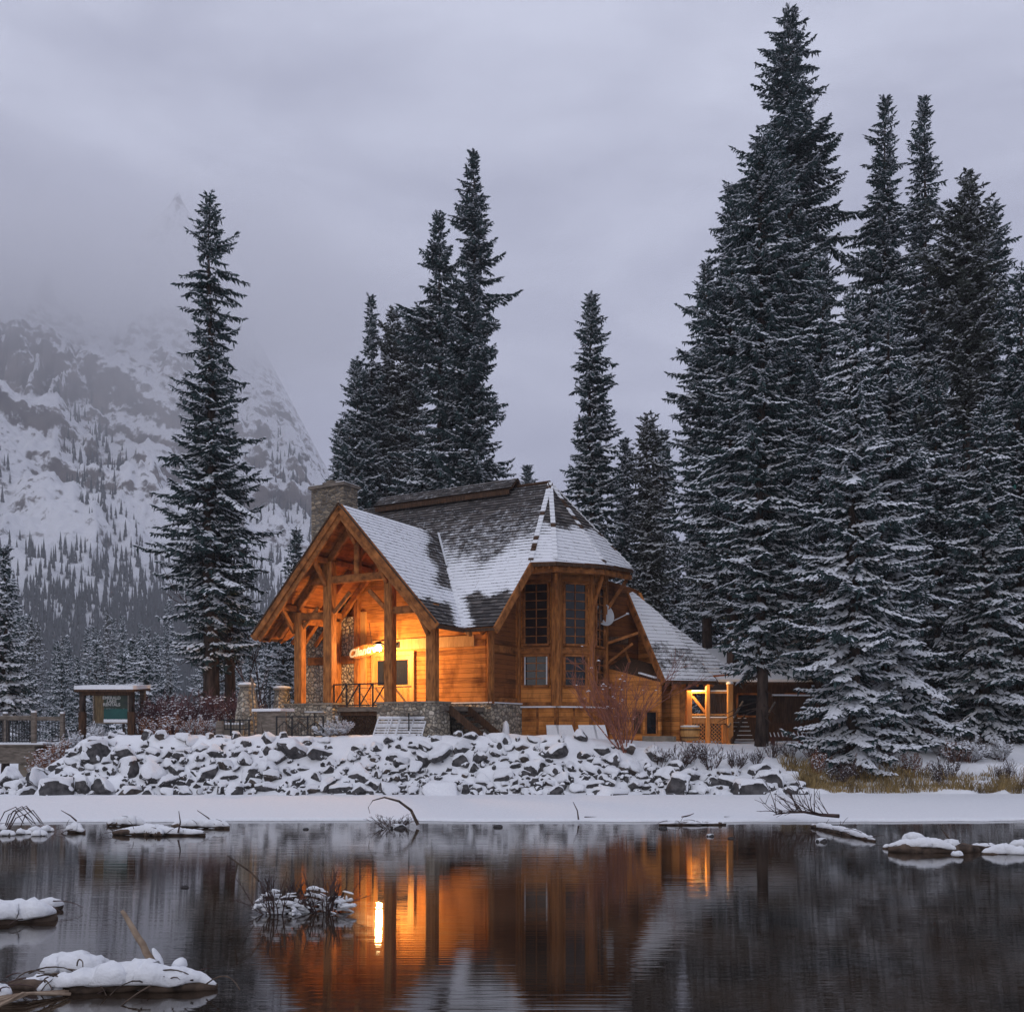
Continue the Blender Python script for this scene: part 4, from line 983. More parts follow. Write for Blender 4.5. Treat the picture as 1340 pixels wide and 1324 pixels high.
def place_mesh(name, me, loc, rz=0, sc=(1,1,1), label=None, cat=None, group=None):
    o = bpy.data.objects.new(name, me); COL.objects.link(o); o.location = loc; o.rotation_euler = (0,0,rz); o.scale = sc if hasattr(sc,'__len__') else (sc,sc,sc)
    return tag(o, label, cat, group)
def gpos(px, py=None, d=40.0):
    x = (px-670.0)*d/F_PX; return Vector((x, d, float(ground_z(x, d))))

red = shrub_mesh('bare_shrub', 41, 15, 1.9, 0.028, 3, 4, [M['twig_red'], M['needle_snow']], 1.0, 0.0025, 0.0055, 0.6, 0.35)
p = px2w(818, 1000, 36.3); place_mesh('bare_shrub', red, (p.x, p.y, float(ground_z(p.x,p.y))), 0.4, (1.1,0.9,1.12), 'large bare red-twigged shrub fanning out in front of the low cedar wing', 'shrub')
dk = [shrub_mesh('bare_shrub', 50+i, 16, 0.62, 0.016, 3, 3, [M['twig_dark'], M['needle_snow']], 1.3, 0.008, 0.006) for i in range(3)]
for i, (px, d, s) in enumerate([(865,36.0,1.0),(892,35.9,1.25),(930,35.8,1.3),(962,36.0,1.1),(990,36.4,0.9),(915,36.2,1.0),(1010,37.6,1.0),(1035,38.2,0.9)]):
    place_mesh('bare_shrub', dk[i % 3], gpos(px, d=d), i*1.7, s*0.72, 'low dark tangled shrub dusted with snow at the right end of the boulder bank' if i < 5 else 'low dark shrub at the foot of the timber deck and stairs', 'shrub', 'dark shrubs at the right end of the bank' if i < 5 else 'dark shrubs by the stairs')
pu = [shrub_mesh('thicket_shrub', 60+i, 16, 0.95, 0.016, 3, 3, [M['twig_purple'], M['needle_snow']], 0.45, 0.010, 0.007) for i in range(3)]
rnd = random.Random(9)
for i in range(34):
    px = rnd.uniform(196, 350); d = rnd.uniform(40.5, 46)
    place_mesh('thicket_shrub', pu[i % 3], gpos(px, d=d), rnd.uniform(0,6), rnd.uniform(0.75,1.15)*(1.0 if px < 320 else 0.8), 'purple-brown leafless bush in the thicket between sign shelter and lantern pillars', 'shrub', 'leafless thicket left of the lodge')
le = [shrub_mesh('dry_shrub', 70+i, 12, 0.6, 0.014, 3, 3, [M['dry_leaf'], M['needle_snow']], 0.9, 0.03, 0.008) for i in range(2)]
for i, (px, d, s) in enumerate([(62,37.2,0.9),(75,37.6,1.0),(92,38.0,0.8),(58,36.4,0.7),(186,39.5,0.9),(205,39.2,0.8),(225,39.4,0.9),(250,39.6,0.8),(270,39.4,0.7),(48,36.9,0.7)]):
    left = px < 100
    place_mesh('dry_shrub', le[i % 2], gpos(px, d=d), i*2.1, s, 'rust-brown dry bush beside the end of the footbridge' if left else 'rust-brown dry bush right of the sign shelter', 'shrub', 'dry bushes by the footbridge' if left else 'dry bushes by the sign shelter')
sn = [shrub_mesh('snowy_shrub', 80+i, 18, 0.55, 0.016, 3, 3, [M['twig_dark'], M['needle_snow']], 1.3, 0.22, 0.008) for i in range(2)]
for i, (px, d, s, lb) in enumerate([(85,38.4,1.0,0),(105,38.3,0.9,0),(128,38.2,0.7,0),(72,38.8,0.9,0),(248,40.3,0.8,1),(270,40.2,0.9,1),(292,40.0,0.7,1),(428,36.5,0.62,2),(447,36.45,0.66,2),(1235,38.5,0.9,3),(1270,38.0,0.9,3),(1310,38.2,0.9,3)]):
    L = [('low bush bowed under snow in front of the sign shelter','snowy bushes at the sign shelter'),('snow-covered bush between the thicket and the lantern pillar','snowy bushes by the pillar'),('small snow-covered bush at the foot of the porch lattice','snowy bushes at the porch'),('low snowy bush under the dark trees at the right shore','snowy bushes on the right shore')][lb]
    place_mesh('snowy_shrub', sn[i % 2], gpos(px, d=d), i*1.3, s, L[0], 'shrub', L[1])
rnd = random.Random(19)
for i in range(18):
    px = rnd.uniform(1035, 1350); place_mesh('brush_shrub', dk[i % 3] if i % 3 else le[0], gpos(px, d=rnd.uniform(35.2,38.6)), rnd.uniform(0,6), rnd.uniform(0.6,1.0), 'dark leafless brush under the trees on the right shore', 'shrub', 'leafless brush on the right shore')
# thin bare saplings left of the porch
for i, (px, d, h, lb) in enumerate([(338,45,6.2,'tall thin bare sapling left of the chimney'),(352,47,4.6,'short thin bare sapling close to the porch eave'),(322,46,4.0,'thin bare sapling between the tall spruce and the lantern pillars')]):
    mb = MB(); rnd = random.Random(200+i); p = gpos(px, d=d)
    grow(mb, p, (0.03*(-1)**i,0,1), h, 0.045, 2, rnd, 0.6, 0.1, 7, 6, 5, 0.32, 0, 0.008)
    tag(mb.build('bare_sapling', M['twig_dark'], origin=p), lb, 'sapling')

# dry grass on the right shore
rg = np.random.default_rng(31); k = 5200
gx_ = np.concatenate([rg.normal(c, s, k//8) for c, s in ((10.6,0.5),(11.4,0.5),(12.3,0.7),(13.6,0.7),(15.0,0.6),(16.4,0.8),(17.8,0.7),(10.2,0.4))]); gy_ = 34.2 + rg.random(len(gx_))**1.4*2.6
gx_, gy_ = gx_[gx_ > 9.9], gy_[gx_ > 9.9]; k = len(gx_); gz_ = ground_z(gx_, gy_)
hh = rg.uniform(0.10, 0.62, k)*(0.25+1.1*fbm(gx_*1.1, gy_*1.1, 3)); hh = hh*np.where(fbm(gx_*0.9+7, gy_*1.2, 3) > 0.45, 1.25, 0.45); lx = rg.normal(0, 0.6, k)*hh; ly = rg.normal(0, 0.5, k)*hh; w = rg.uniform(0.006, 0.014, k)
B0 = np.stack([gx_-w, gy_, gz_-0.03], 1); B1 = np.stack([gx_+w, gy_+0.004, gz_-0.03], 1)
M0 = np.stack([gx_-w*0.8+lx*0.35, gy_+ly*0.3, gz_+hh*0.62], 1); M1 = np.stack([gx_+w*0.8+lx*0.35, gy_+ly*0.3, gz_+hh*0.62], 1)
T = np.stack([gx_+lx, gy_+ly, gz_+hh*rg.uniform(0.75, 1.0, k)], 1)
V = np.concatenate([B0, B1, M1, M0, T]); i = np.arange(k)
me = mesh_np('dry_grass', V, [np.stack([i, i+k, i+2*k, i+3*k], 1), np.stack([i+3*k, i+2*k, i+4*k], 1)], [M['dry_grass']])
o = bpy.data.objects.new('dry_grass', me); COL.objects.link(o); tag(o, 'yellow dry grass along the right shore', 'grass', kind='stuff')

# ------------------------------------------------------------------ things round the lodge
# stone lantern pillars
def pillar(px, d, h, r0, r1, label, cap=True):
    p = gpos(px, d=d); o = empty('stone_pillar', p, label, 'pillar'); mb = MB(); n = 9
    for a, b in ((0, 1),):
        ring = lambda r, z: [(r*math.cos(2*math.pi*(i+.5)/n), r*math.sin(2*math.pi*(i+.5)/n), z) for i in range(n)]
        vs = ring(r0, -0.3) + ring(r0*0.94, h*0.4) + ring(r1, h)
        fs = [(j*n+i, j*n+(i+1) % n, (j+1)*n+(i+1) % n, (j+1)*n+i) for j in range(2) for i in range(n)] + [tuple(range(2*n, 3*n))]
        mb.add(vs, fs)
    mb.build('shaft', M['stone'], o, off=(0,0,0))
    mb = MB(); mb.tube([(0,0,h+0.002),(0,0,h+0.08)], [r1*1.25, r1*1.25], 12); mb.build('cap', M['concrete'], o, off=(0,0,0))
    mb = MB(); mb.tube([(0,0,h+0.082),(0,0,h+0.12),(0,0,h+0.17),(0,0,h+0.20)], [r1*1.27, r1*1.3, r1*1.0, r1*0.4], 14); mb.build('snow', M['snow_fine'], o, off=(0,0,0), smooth=True)
pillar(323, 39.5, 1.95, 0.50, 0.28, 'tapered stone pillar with snowy cap beside two leaning poles')
pillar(369, 42.5, 2.0, 0.46, 0.30, 'stone pillar with snowy cap behind the black rail, close to the porch')
def fence(name, label, a, b, h, posts, mt, style, zs=(0.0,0.0)):
    a, b = Vector(a), Vector(b); o = empty(name, a, label, 'railing' if name == 'railing' else 'fence'); L = (b-a)
    up = Vector((0,0,1)); off = a
    mb = MB(); mb.beam(a+up*h, b+up*h, 0.045, 0.045); mb.beam(a+up*0.12, b+up*0.12, 0.04, 0.04); mb.build('rail', mt, o, off=off)
    for i in range(posts):
        p = a + L*(i/(posts-1)); mb = MB(); mb.beam(p-up*0.3, p+up*(h+0.03), 0.06, 0.06); mb.build('post', mt, o, off=off)
    mb = MB()
    for i in range(posts-1):
        p, q = a + L*(i/(posts-1)), a + L*((i+1)/(posts-1)); m_ = (p+q)/2
        if style == 'x': mb.beam(p+up*0.14, q+up*(h-0.02), 0.03, 0.04); 
        if style == 'gable':
            mb.beam(p+up*0.35, m_+up*(h-0.18), 0.03, 0.035); mb.beam(m_+up*(h-0.18), q+up*0.35, 0.03, 0.035)
            for t in (0.2,0.4,0.6,0.8):
                c = p+(q-p)*t; mb.beam(c+up*0.12, c+up*(0.35+(h-0.55)*(1-abs(2*t-1))), 0.018, 0.018)
        if style == 'bars':
            kk = max(3, int((q-p).length/0.12))
            for t in range(1, kk): c = p+(q-p)*(t/kk); mb.beam(c+up*0.12, c+up*h, 0.02, 0.02)
    mb.build('infill', mt, o, off=off)
    return o
fence('railing', 'black crossed-bar railing between the two stone pillars', px2w(336,928,42.6), px2w(388,928,42.2), 0.85, 4, M['black_metal'], 'x')
fence('fence', 'black iron fence with peaked panels in front of the left stone pier', px2w(362,966,36.55), px2w(423,966,36.35), 0.80, 4, M['black_metal'], 'gable')
fence('fence', 'low black rail beside the stone pillar at the snowy bank top', px2w(290,958,38.6), px2w(326,958,38.4), 0.48, 4, M['black_metal'], 'bars')
# retaining wall with snow on it
o = empty('retaining_wall', px2w(338,962,38.7), 'low plank retaining wall with snow along its top beside the leaning poles', 'wall'); a = o.location.copy()
mb = MB(); p, q = px2w(336,962,38.7), px2w(374,962,37.9); up = Vector((0,0,1))
mb.prism([p, q, q+up*0.92, p+up*0.92], (0,0.14,0)); mb.build('planks', M['grey_wood'], o, off=a)
mb = MB(); mb.beam(p+up*0.98+Vector((0,0.3,0)), q+up*0.98+Vector((0,0.3,0)), 0.75, 0.11); mb.build('snow', M['snow_fine'], o, off=a)
# two thin poles leaning against the first pillar
for a_, b_, lb in (((333,958),(329,886),'upright thin grey pole leaning on the stone pillar'),((343,958),(330,888),'slanting thin grey pole leaning on the stone pillar')):
    mb = MB(); p, q = px2w(*a_, 38.5), px2w(*b_, 39.0); mb.tube([p, (p+q)/2, q], [0.035,0.032,0.025], 6); tag(mb.build('pole', M['grey_wood'], origin=p), lb, 'pole')
# small stone bench/block near the pillar
p = px2w(303, 958, 38.9); mb = MB(); mb.box(p.x-0.35, p.x+0.45, p.y, p.y+0.4, p.z-0.2, p.z+0.30); o = tag(mb.build('stone_block', M['concrete'], origin=p), 'low stone block with snow on top left of the stone pillar', 'block')
mb = MB(); mb.box(p.x-0.36, p.x+0.46, p.y-0.01, p.y+0.41, p.z+0.302, p.z+0.38); mb.build('snow', M['snow_fine'], o, off=p)
p = px2w(288, 955, 38.4); mb = MB(); mb.tube([p-up*0.3, p+up*0.35], [0.17,0.15], 10); o = tag(mb.build('stump', M['grey_wood'], origin=p), 'short grey timber post at the left end of the low black rail', 'post')
# small square pole sign in front of the right pier
p = px2w(535, 965, 36.3); o = empty('pole_table', p, 'thin black pole with a small flat snow-dusted top in front of the right stone pier', 'pole table')
mb = MB(); mb.tube([p-up*0.1, p+up*0.90], 0.025, 6); mb.build('pole', M['black_metal'], o, off=p)
mb = MB(); mb.box(p.x-0.34, p.x+0.36, p.y-0.25, p.y+0.25, p.z+0.902, p.z+0.935); mb.build('top', M['grey_wood'], o, off=p)
p = px2w(412, 965, 36.5); o = empty('pole_table', p, 'thin black pole with a flat snow-dusted top behind the peaked iron fence', 'pole table')
mb = MB(); mb.tube([p-up*0.1, p+up*0.90], 0.025, 6); mb.build('pole', M['black_metal'], o, off=p)
mb = MB(); mb.box(p.x-0.34, p.x+0.36, p.y-0.25, p.y+0.25, p.z+0.902, p.z+0.935); mb.build('top', M['grey_wood'], o, off=p)
mb = MB(); mb.box(p.x-0.33, p.x+0.35, p.y-0.24, p.y+0.24, p.z+0.937, p.z+0.96); mb.build('snow', M['snow_fine'], o, off=p)
# white slatted screens leaning on the right pier
for i, (px, w_, lb) in enumerate([(492,0.50,'leftmost of four white slatted screens leaning by the porch pier'),(506,0.42,'second white slatted screen from the porch lattice'),(520,0.52,'white slatted screen third from the lattice'),(537,0.46,'rightmost white slatted screen, behind the thin black pole')]):
    p = px2w(px-4+ (2 if i == 3 else 0), 963, 36.15 + 0.03*i); o = empty('slatted_screen', p, lb, 'screen', 'white slatted screens leaning by the porch')
    lean = Vector((0.16, 0.30, 0.64)); r_ = Vector((w_, 0, 0.0)); n_ = r_.cross(lean).normalized()
    mb = MB()
    for t in (0.0, 1.0): mb.beam(p+r_*t, p+r_*t+lean, 0.05, 0.03)
    for t in (0.02, 0.62, 1.0): mb.beam(p+lean*t, p+r_+lean*t, 0.03, 0.06)
    mb.build('panel_frame', M['white_paint'], o, off=p)
    mb = MB()
    for q in range(6): s_ = 0.1+0.145*q; mb.beam(p+lean*s_+n_*0.01, p+r_+lean*s_+n_*0.01, 0.018, 0.055)
    mb.build('slats', M['white_paint'], o, off=p)
    mb = MB(); mb.beam(p+lean*1.03+Vector((0,0,0.035)), p+r_+lean*1.03+Vector((0,0,0.035)), 0.08, 0.06); mb.build('snow', M['snow_fine'], o, off=p)
# snow-covered boards leaning against the bay skirt
for i, (px0, px1, y0, lean, lb) in enumerate([(717,733,968,0.05,'narrow snow-covered board at the left under the bay'),(736,758,974,0.28,'snow-covered board slanting right below the bay skirt'),(761,784,980,0.10,'wide snow-covered board beside the gap under the bay'),(783,799,982,0.18,'snow-covered board at the right corner of the bay')]):
    a, b = px2w(px0, y0, 39.7), px2w(px1, y0, 39.7); a.z = b.z = 1.55; o = empty('snowy_board', a, lb, 'board', 'boards leaning under the bay')
    L = Vector((lean*-0.9, 0.72, 0.92)); mb = MB(); mb.prism([a, b, b+L, a+L], Vector((0,0.04,-0.03))); mb.build('planks', M['dark_wood'], o, off=a)
    n_ = Vector((0,-0.78,0.6)); mb = MB(); mb.prism([a+n_*0.003, b+n_*0.003, b+L+n_*0.003, a+L+n_*0.003], n_*0.06); mb.build('snow', M['snow_fine'], o, off=a)
mb = MB(); p = px2w(752, 966, 39.9); 
# pale standing stone by the foundation
p = px2w(662, 964, 38.6); mb = MB(); mb.tube([p-up*0.2, p+up*0.25, p+up*0.5, p+up*0.62], [0.15,0.14,0.11,0.04], 7); tag(mb.build('standing_stone', M['snow_fine'], origin=p, smooth=True), 'slim upright stone coated in snow before the stone foundation', 'stone')

# sign shelter left of the lodge
d = 39.0; p = px2w(140, 958, d); sh = empty('sign_shelter', p, 'timber notice shelter with a snowy slab roof and a green lettered board', 'notice board')
for px_, dd in ((108,39.0),(172,39.0),(187,41.0)):
    mb = MB(); a = px2w(px_, 962, dd); b = px2w(px_, 903, dd); mb.beam(a-up*0.3, b, 0.20, 0.20); mb.build('post', M['grey_wood'] if px_ == 187 else M['bark'], sh, off=p)
    mb = MB(); mb.beam(a-up*0.05, a+(b-a)*0.52, 0.25, 0.25); mb.build('post_base', M['dark_wood'], sh, off=p)
mb = MB(); a, b = px2w(97, 905, 38.8), px2w(174, 905, 38.6); c, e = px2w(197, 903.5, 41.0), px2w(125, 903.5, 41.2)
mb.prism([a, b, c, e], (0,0,0.09)); mb.build('roof', M['dark_wood'], sh, off=p)
mb = MB(); q = Vector((0,0,0.093)); mb.prism([a+q, b+q, c+q, e+q], (0,0,0.15)); mb.build('roof_snow', M['snow_fine'], sh, off=p)
mb = MB(); mb.beam(px2w(108,907,38.95), px2w(172,907,38.95), 0.14, 0.16); mb.build('lintel', M['dark_wood'], sh, off=p)
mb = MB(); A = px2w(123, 945, 38.9); B = px2w(167, 908, 38.9)
w_ = 0.05
mb.box(A.x-w_, B.x+w_, A.y, A.y+0.08, A.z-w_, A.z); mb.box(A.x-w_, B.x+w_, A.y, A.y+0.08, B.z, B.z+w_); mb.box(A.x-w_, A.x, A.y, A.y+0.08, A.z, B.z); mb.box(B.x, B.x+w_, A.y, A.y+0.08, A.z, B.z)
bf = mb.build('board_frame', M['grey_wood'], sh, off=p)
def pl(px0, px1, py0, py1, dy, mt, nm):
    a, b = px2w(px0, py1, 38.9), px2w(px1, py0, 38.9); m_ = MB(); m_.box(a.x, b.x, a.y+dy, a.y+0.06, a.z, b.z); m_.build(nm, mt, bf, off=p)
pl(123, 135, 908, 945, 0.045, M['sign_brown'], 'picture_panel'); pl(135.2, 167, 908, 926.8, 0.045, M['sign_dark'], 'text_panel'); pl(135.2, 167, 927, 940.8, 0.045, M['sign_green'], 'lake_panel'); pl(135.2, 167, 941, 945, 0.03, M['snow_fine'], 'ledge_snow')
for j, (tx_, y_) in enumerate((('EMERALD',913.0),('LAKE',917.4),('RENTALS',921.8))):
    q = px2w(145.5, y_, 38.9) - p; text_mesh('lettering', tx_, 0.165, M['letter'], bf, (q.x, q.y+0.038, q.z), (math.radians(90),0,0), 0, 0.003, 0.004)

# footbridge at the left edge
p = px2w(48, 998, 38.0); br = empty('footbridge', p, 'end of a timber footbridge with black bars at the left edge', 'bridge')
x1 = p.x; x0 = p.x-9; y0, y1 = 37.9, 40.4; dkz = CAM_Z + (955-974)*38/1300
mb = MB(); mb.box(x0, x1, y0, y0+0.25, dkz-0.72, dkz-0.06); mb.box(x0, x1, y1-0.25, y1, dkz-0.72, dkz-0.06); mb.build('girder', M['grey_wood'], br, off=p)
mb = MB(); mb.box(x0, x1+0.3, y0-0.06, y1+0.06, dkz-0.057, dkz); mb.build('deck', M['grey_wood'], br, off=p)
mb = MB(); mb.box(x0, x1+0.3, y0-0.05, y1+0.05, dkz+0.003, dkz+0.06); mb.build('deck_snow', M['snow_fine'], br, off=p)
for yy in (y0+0.04, y1-0.04):
    for xx in (x1-0.08, x1-2.4, x1-4.8):
        mb = MB(); mb.beam((xx,yy,dkz-0.6), (xx,yy,dkz+1.22), 0.17, 0.17); ps = mb.build('post', M['grey_wood'], br, off=p)
        mb = MB(); mb.beam((xx,yy,dkz+1.222), (xx,yy,dkz+1.30), 0.16, 0.16); mb.build('post_snow', M['snow_fine'], ps, off=p)
    mb = MB(); mb.beam((x0,yy,dkz+1.02), (x1-0.17,yy,dkz+1.02), 0.14, 0.16); mb.build('top_rail', M['grey_wood'], br, off=p)
    mb = MB(); k = int((x1-x0)/0.125)
    for i in range(k): xx = x1-0.25-i*0.125; mb.beam((xx,yy,dkz+0.08), (xx,yy,dkz+0.95), 0.022, 0.022)
    mb.beam((x0,yy,dkz+0.11), (x1-0.17,yy,dkz+0.11), 0.03, 0.03); mb.build('balusters', M['black_metal'], br, off=p)
mb = MB(); mb.box(x1-0.7, x1+0.9, y0+0.1, y1, -0.3, dkz-0.73); mb.build('abutment', M['concrete'], br, off=p)

# timber deck at the right of the wing, lit from under the eave
d = 43.2; p = px2w(928, 965, d); dk_ = empty('timber_deck', p, 'raised cedar deck with round-topped posts and lattice, lit gold from the eave', 'deck')
zd = px2w(0, 938, d).z; ztop = px2w(0, 906, d).z
def dbeam(nm, a, b, w, h, mt, par=None):
    m_ = MB(); m_.beam(a, b, w, h); return m_.build(nm, M[mt], par or dk_, off=p)
for px_, w_, y0 in ((901,0.27,948),(926,0.20,945),(955,0.27,965)):
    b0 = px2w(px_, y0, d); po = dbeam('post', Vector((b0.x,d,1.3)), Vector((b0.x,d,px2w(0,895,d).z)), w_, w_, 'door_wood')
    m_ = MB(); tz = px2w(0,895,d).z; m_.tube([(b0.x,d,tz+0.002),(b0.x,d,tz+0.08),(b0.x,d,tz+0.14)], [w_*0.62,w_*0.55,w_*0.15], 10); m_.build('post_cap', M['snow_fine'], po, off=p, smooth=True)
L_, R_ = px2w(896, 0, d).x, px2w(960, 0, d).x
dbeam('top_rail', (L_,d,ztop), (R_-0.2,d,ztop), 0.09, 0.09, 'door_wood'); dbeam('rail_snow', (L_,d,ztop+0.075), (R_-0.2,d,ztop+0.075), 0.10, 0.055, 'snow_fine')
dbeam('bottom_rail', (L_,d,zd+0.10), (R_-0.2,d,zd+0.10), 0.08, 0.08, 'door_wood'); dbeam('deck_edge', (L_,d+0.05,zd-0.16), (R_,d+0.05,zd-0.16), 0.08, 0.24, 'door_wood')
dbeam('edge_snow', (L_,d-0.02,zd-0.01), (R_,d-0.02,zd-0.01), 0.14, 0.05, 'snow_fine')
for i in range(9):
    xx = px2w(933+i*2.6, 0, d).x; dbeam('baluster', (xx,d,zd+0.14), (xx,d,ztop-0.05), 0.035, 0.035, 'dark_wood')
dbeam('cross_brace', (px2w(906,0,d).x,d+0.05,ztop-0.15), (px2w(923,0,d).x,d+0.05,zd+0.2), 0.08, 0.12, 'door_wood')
m_ = MB(); m_.box(L_-0.4, R_+0.2, d+0.1, d+3.4, zd-0.10, zd-0.01); m_.build('deck_floor', M['dark_wood'], dk_, off=p)
m_ = MB(); lattice(m_, (px2w(905,0,d).x,d+0.09,0), (px2w(950,0,d).x,d+0.09,0), 1.5, zd-0.28, 0.16, 0.035); m_.build('lattice', M['door_wood'], dk_, off=p)
m_ = MB()                                                       # stairs up to the deck
s0, s1 = px2w(962, 968, 42.9), px2w(990, 968, 42.9)
for i in range(7): m_.box(s0.x+0.03*i, s1.x, 43.0+i*0.27, 43.30+i*0.27, 1.62+i*0.19, 1.68+i*0.19)
m_.build('stair_treads', M['dark_wood'], dk_, off=p)
m_ = MB()
for i in range(7): m_.box(s0.x+0.06+0.03*i, s1.x-0.03, 43.02+i*0.27, 43.26+i*0.27, 1.683+i*0.19, 1.71+i*0.19)
m_.build('stair_snow', M['snow_fine'], dk_, off=p)
dbeam('stair_rail', px2w(953,951,42.8), px2w(972,918,44.8), 0.07, 0.09, 'grey_wood'); dbeam('stair_rail', px2w(1005,934,42.6), px2w(1014,919,44.4), 0.06, 0.08, 'grey_wood')
dbeam('stair_post', px2w(948,972,42.8), px2w(948,948,42.8), 0.24, 0.24, 'log')
dbeam('stringer', px2w(957,972,42.8), px2w(974,938,44.9), 0.07, 0.28, 'dark_wood')
# half-barrel planter in the light
p = px2w(903, 969, 42.3); o = empty('barrel_planter', p, 'round wooden half-barrel tub with a snowy rim glowing in deck light', 'planter')
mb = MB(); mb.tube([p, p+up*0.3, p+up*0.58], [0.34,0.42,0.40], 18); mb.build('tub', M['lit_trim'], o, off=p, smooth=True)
mb = MB(); mb.tube([p+up*0.583, p+up*0.64, p+up*0.66], [0.41,0.40,0.25], 18); mb.build('snow', M['snow_fine'], o, off=p, smooth=True)
for z in (0.12, 0.46):
    mb = MB(); mb.tube([p+up*z, p+up*(z+0.04)], [0.37+0.1*z+0.025]*2, 18); mb.build('hoop', M['black_metal'], o, off=p)
# lamp tucked under the wing eave, over the deck
lq = px2w(909, 893, 43.0)
p = Vector(lq); wl2 = MB(); wl2.box(p.x-0.42,p.x+0.42,p.y-0.17,p.y-0.13,p.z-0.34,p.z+0.12); wl2.box(p.x-0.42,p.x+0.42,p.y-0.129,p.y+0.10,p.z+0.105,p.z+0.12); wl2.box(p.x-0.06,p.x+0.06,p.y-0.06,p.y+0.06,p.z+0.10,p.z+0.30); o = tag(wl2.build('eave_lamp', M['black_metal'], origin=p), 'small black lamp under the wing eave shining on the timber deck', 'lamp')  # front plate added to keep the bulb's glare off the water
bm = bmesh.new(); bmesh.ops.create_icosphere(bm, subdivisions=2, radius=0.07); me = bpy.data.meshes.new('bulb'); bm.to_mesh(me); bm.free(); me.materials.append(M['dim_bulb'])
b_ = bpy.data.objects.new('bulb', me); COL.objects.link(b_); b_.parent = o
ld = bpy.data.lights.new('eave_lamp_light', 'POINT'); ld.energy = 210; ld.color = (1.0,0.58,0.20); ld.shadow_soft_size = 0.06
lo = bpy.data.objects.new('eave_lamp_light', ld); COL.objects.link(lo); lo.location = p - up*0.10
p = px2w(1016, 960, 48.0); ax_ = empty('timber_annex', p, 'low dark timber building behind the deck stairs and bare trunk', 'building')
A0, A1 = px2w(950, 0, 48.0).x, px2w(1062, 0, 48.0).x
mb = MB(); mb.box(A0, A1, 48.0, 53.0, 1.2, 4.6); mb.build('wall', M['dark_wood'], ax_, off=p)
mb = MB(); mb.prism([(A0-0.5,47.3,4.45),(A1+0.5,47.3,4.45),(A1+0.5,53.4,6.6),(A0-0.5,53.4,6.6)], (0,0,0.14)); rf_ = mb.build('roof', M['dark_wood'], ax_, off=p)
mb = MB(); mb.prism([(A0-0.5,47.3,4.593),(A1+0.5,47.3,4.593),(A1+0.5,53.4,6.743),(A0-0.5,53.4,6.743)], (0,0,0.12)); mb.build('roof_snow', M['snow_fine'], rf_, off=p)
for px_ in (978, 1040):
    c = px2w(px_, 0, 48.0).x; mb = MB(); mb.beam((c-0.5,47.96,3.0),(c-0.5,47.96,4.0),0.09,0.08); mb.beam((c+0.5,47.96,3.0),(c+0.5,47.96,4.0),0.09,0.08); mb.beam((c-0.5,47.96,4.04),(c+0.5,47.96,4.04),0.08,0.09); mb.beam((c-0.5,47.96,2.96),(c+0.5,47.96,2.96),0.08,0.09); f = mb.build('window', M['beam'], ax_, off=p)
    mb = MB(); mb.box(c-0.455,c+0.455,47.975,47.995,3.0,4.0); mb.build('pane', M['glass'], f, off=p)
# board fence and dark outbuilding behind the trees, slatted bench
p = px2w(1036, 946, 44.5); o = empty('board_fence', p, 'brown upright-board fence behind the tree trunk right of the stairs', 'fence')
mb = MB(); a, b = px2w(1011,946,44.5), px2w(1072,946,45.2); k = 20
for i in range(k):
    q0 = a + (b-a)*(i/k); q1 = a + (b-a)*((i+0.93)/k); mb.prism([q0, q1, q1+up*1.22, q0+up*1.22], (0,0.03,0))
mb.build('boards', M['dark_wood'], o, off=p)
mb = MB(); mb.beam(a+up*1.26, b+up*1.26, 0.12, 0.07); mb.build('snow', M['snow_fine'], o, off=p)
p = px2w(1048, 975, 40.0); o = empty('slatted_bench', p, 'long low red-brown slatted bench under the snowy spruce', 'bench')
a, b = px2w(1008,971,40.0), px2w(1092,971,39.6)
mb = MB()
for j in range(4): mb.beam(a+Vector((0,j*0.13,0.20+j*0.05)), b+Vector((0,j*0.13,0.20+j*0.05)), 0.09, 0.035)
mb.build('seat', M['red_wood'], o, off=p)
mb = MB()
for j in range(16): q = a+(b-a)*((j+.2)/16); mb.beam(q+Vector((0,0.0,0.235)), q+Vector((0.05,0.38,0.39)), 0.035, 0.03)
mb.build('seat_snow', M['snow_fine'], o, off=p)
for t in (0.06, 0.5, 0.94):
    q = a+(b-a)*t; mb = MB(); mb.box(q.x-0.05,q.x+0.05,q.y+0.05,q.y+0.35,q.z-0.35,q.z+0.17); mb.build('leg', M['red_wood'], o, off=p)
# green-roofed building far behind the right trees
p = px2w(1336, 640, 62); gb_ = empty('roofed_house', (p.x+3, 62, float(ground_z(p.x+3,62))), 'house with a green metal roof showing between trees at the right edge', 'house')
mb = MB(); mb.box(p.x, p.x+9, 62, 69, 1.5, 14.5); w_h = mb.build('wall', M['dark_wood'], gb_, off=gb_.location)
z0 = px2w(0, 622, 62).z
mb = MB(); mb.prism([(p.x-0.6,61.4,z0-1.2),(p.x+9.6,61.4,z0-1.2),(p.x+9.6,65.5,z0+2.2),(p.x-0.6,65.5,z0+2.2)], (0,0,0.15)); mb.prism([(p.x-0.6,65.5,z0+2.2),(p.x+9.6,65.5,z0+2.2),(p.x+9.6,69.6,z0-1.2),(p.x-0.6,69.6,z0-1.2)], (0,0,0.15)); mb.build('roof', M['green_roof'], gb_, off=gb_.location)

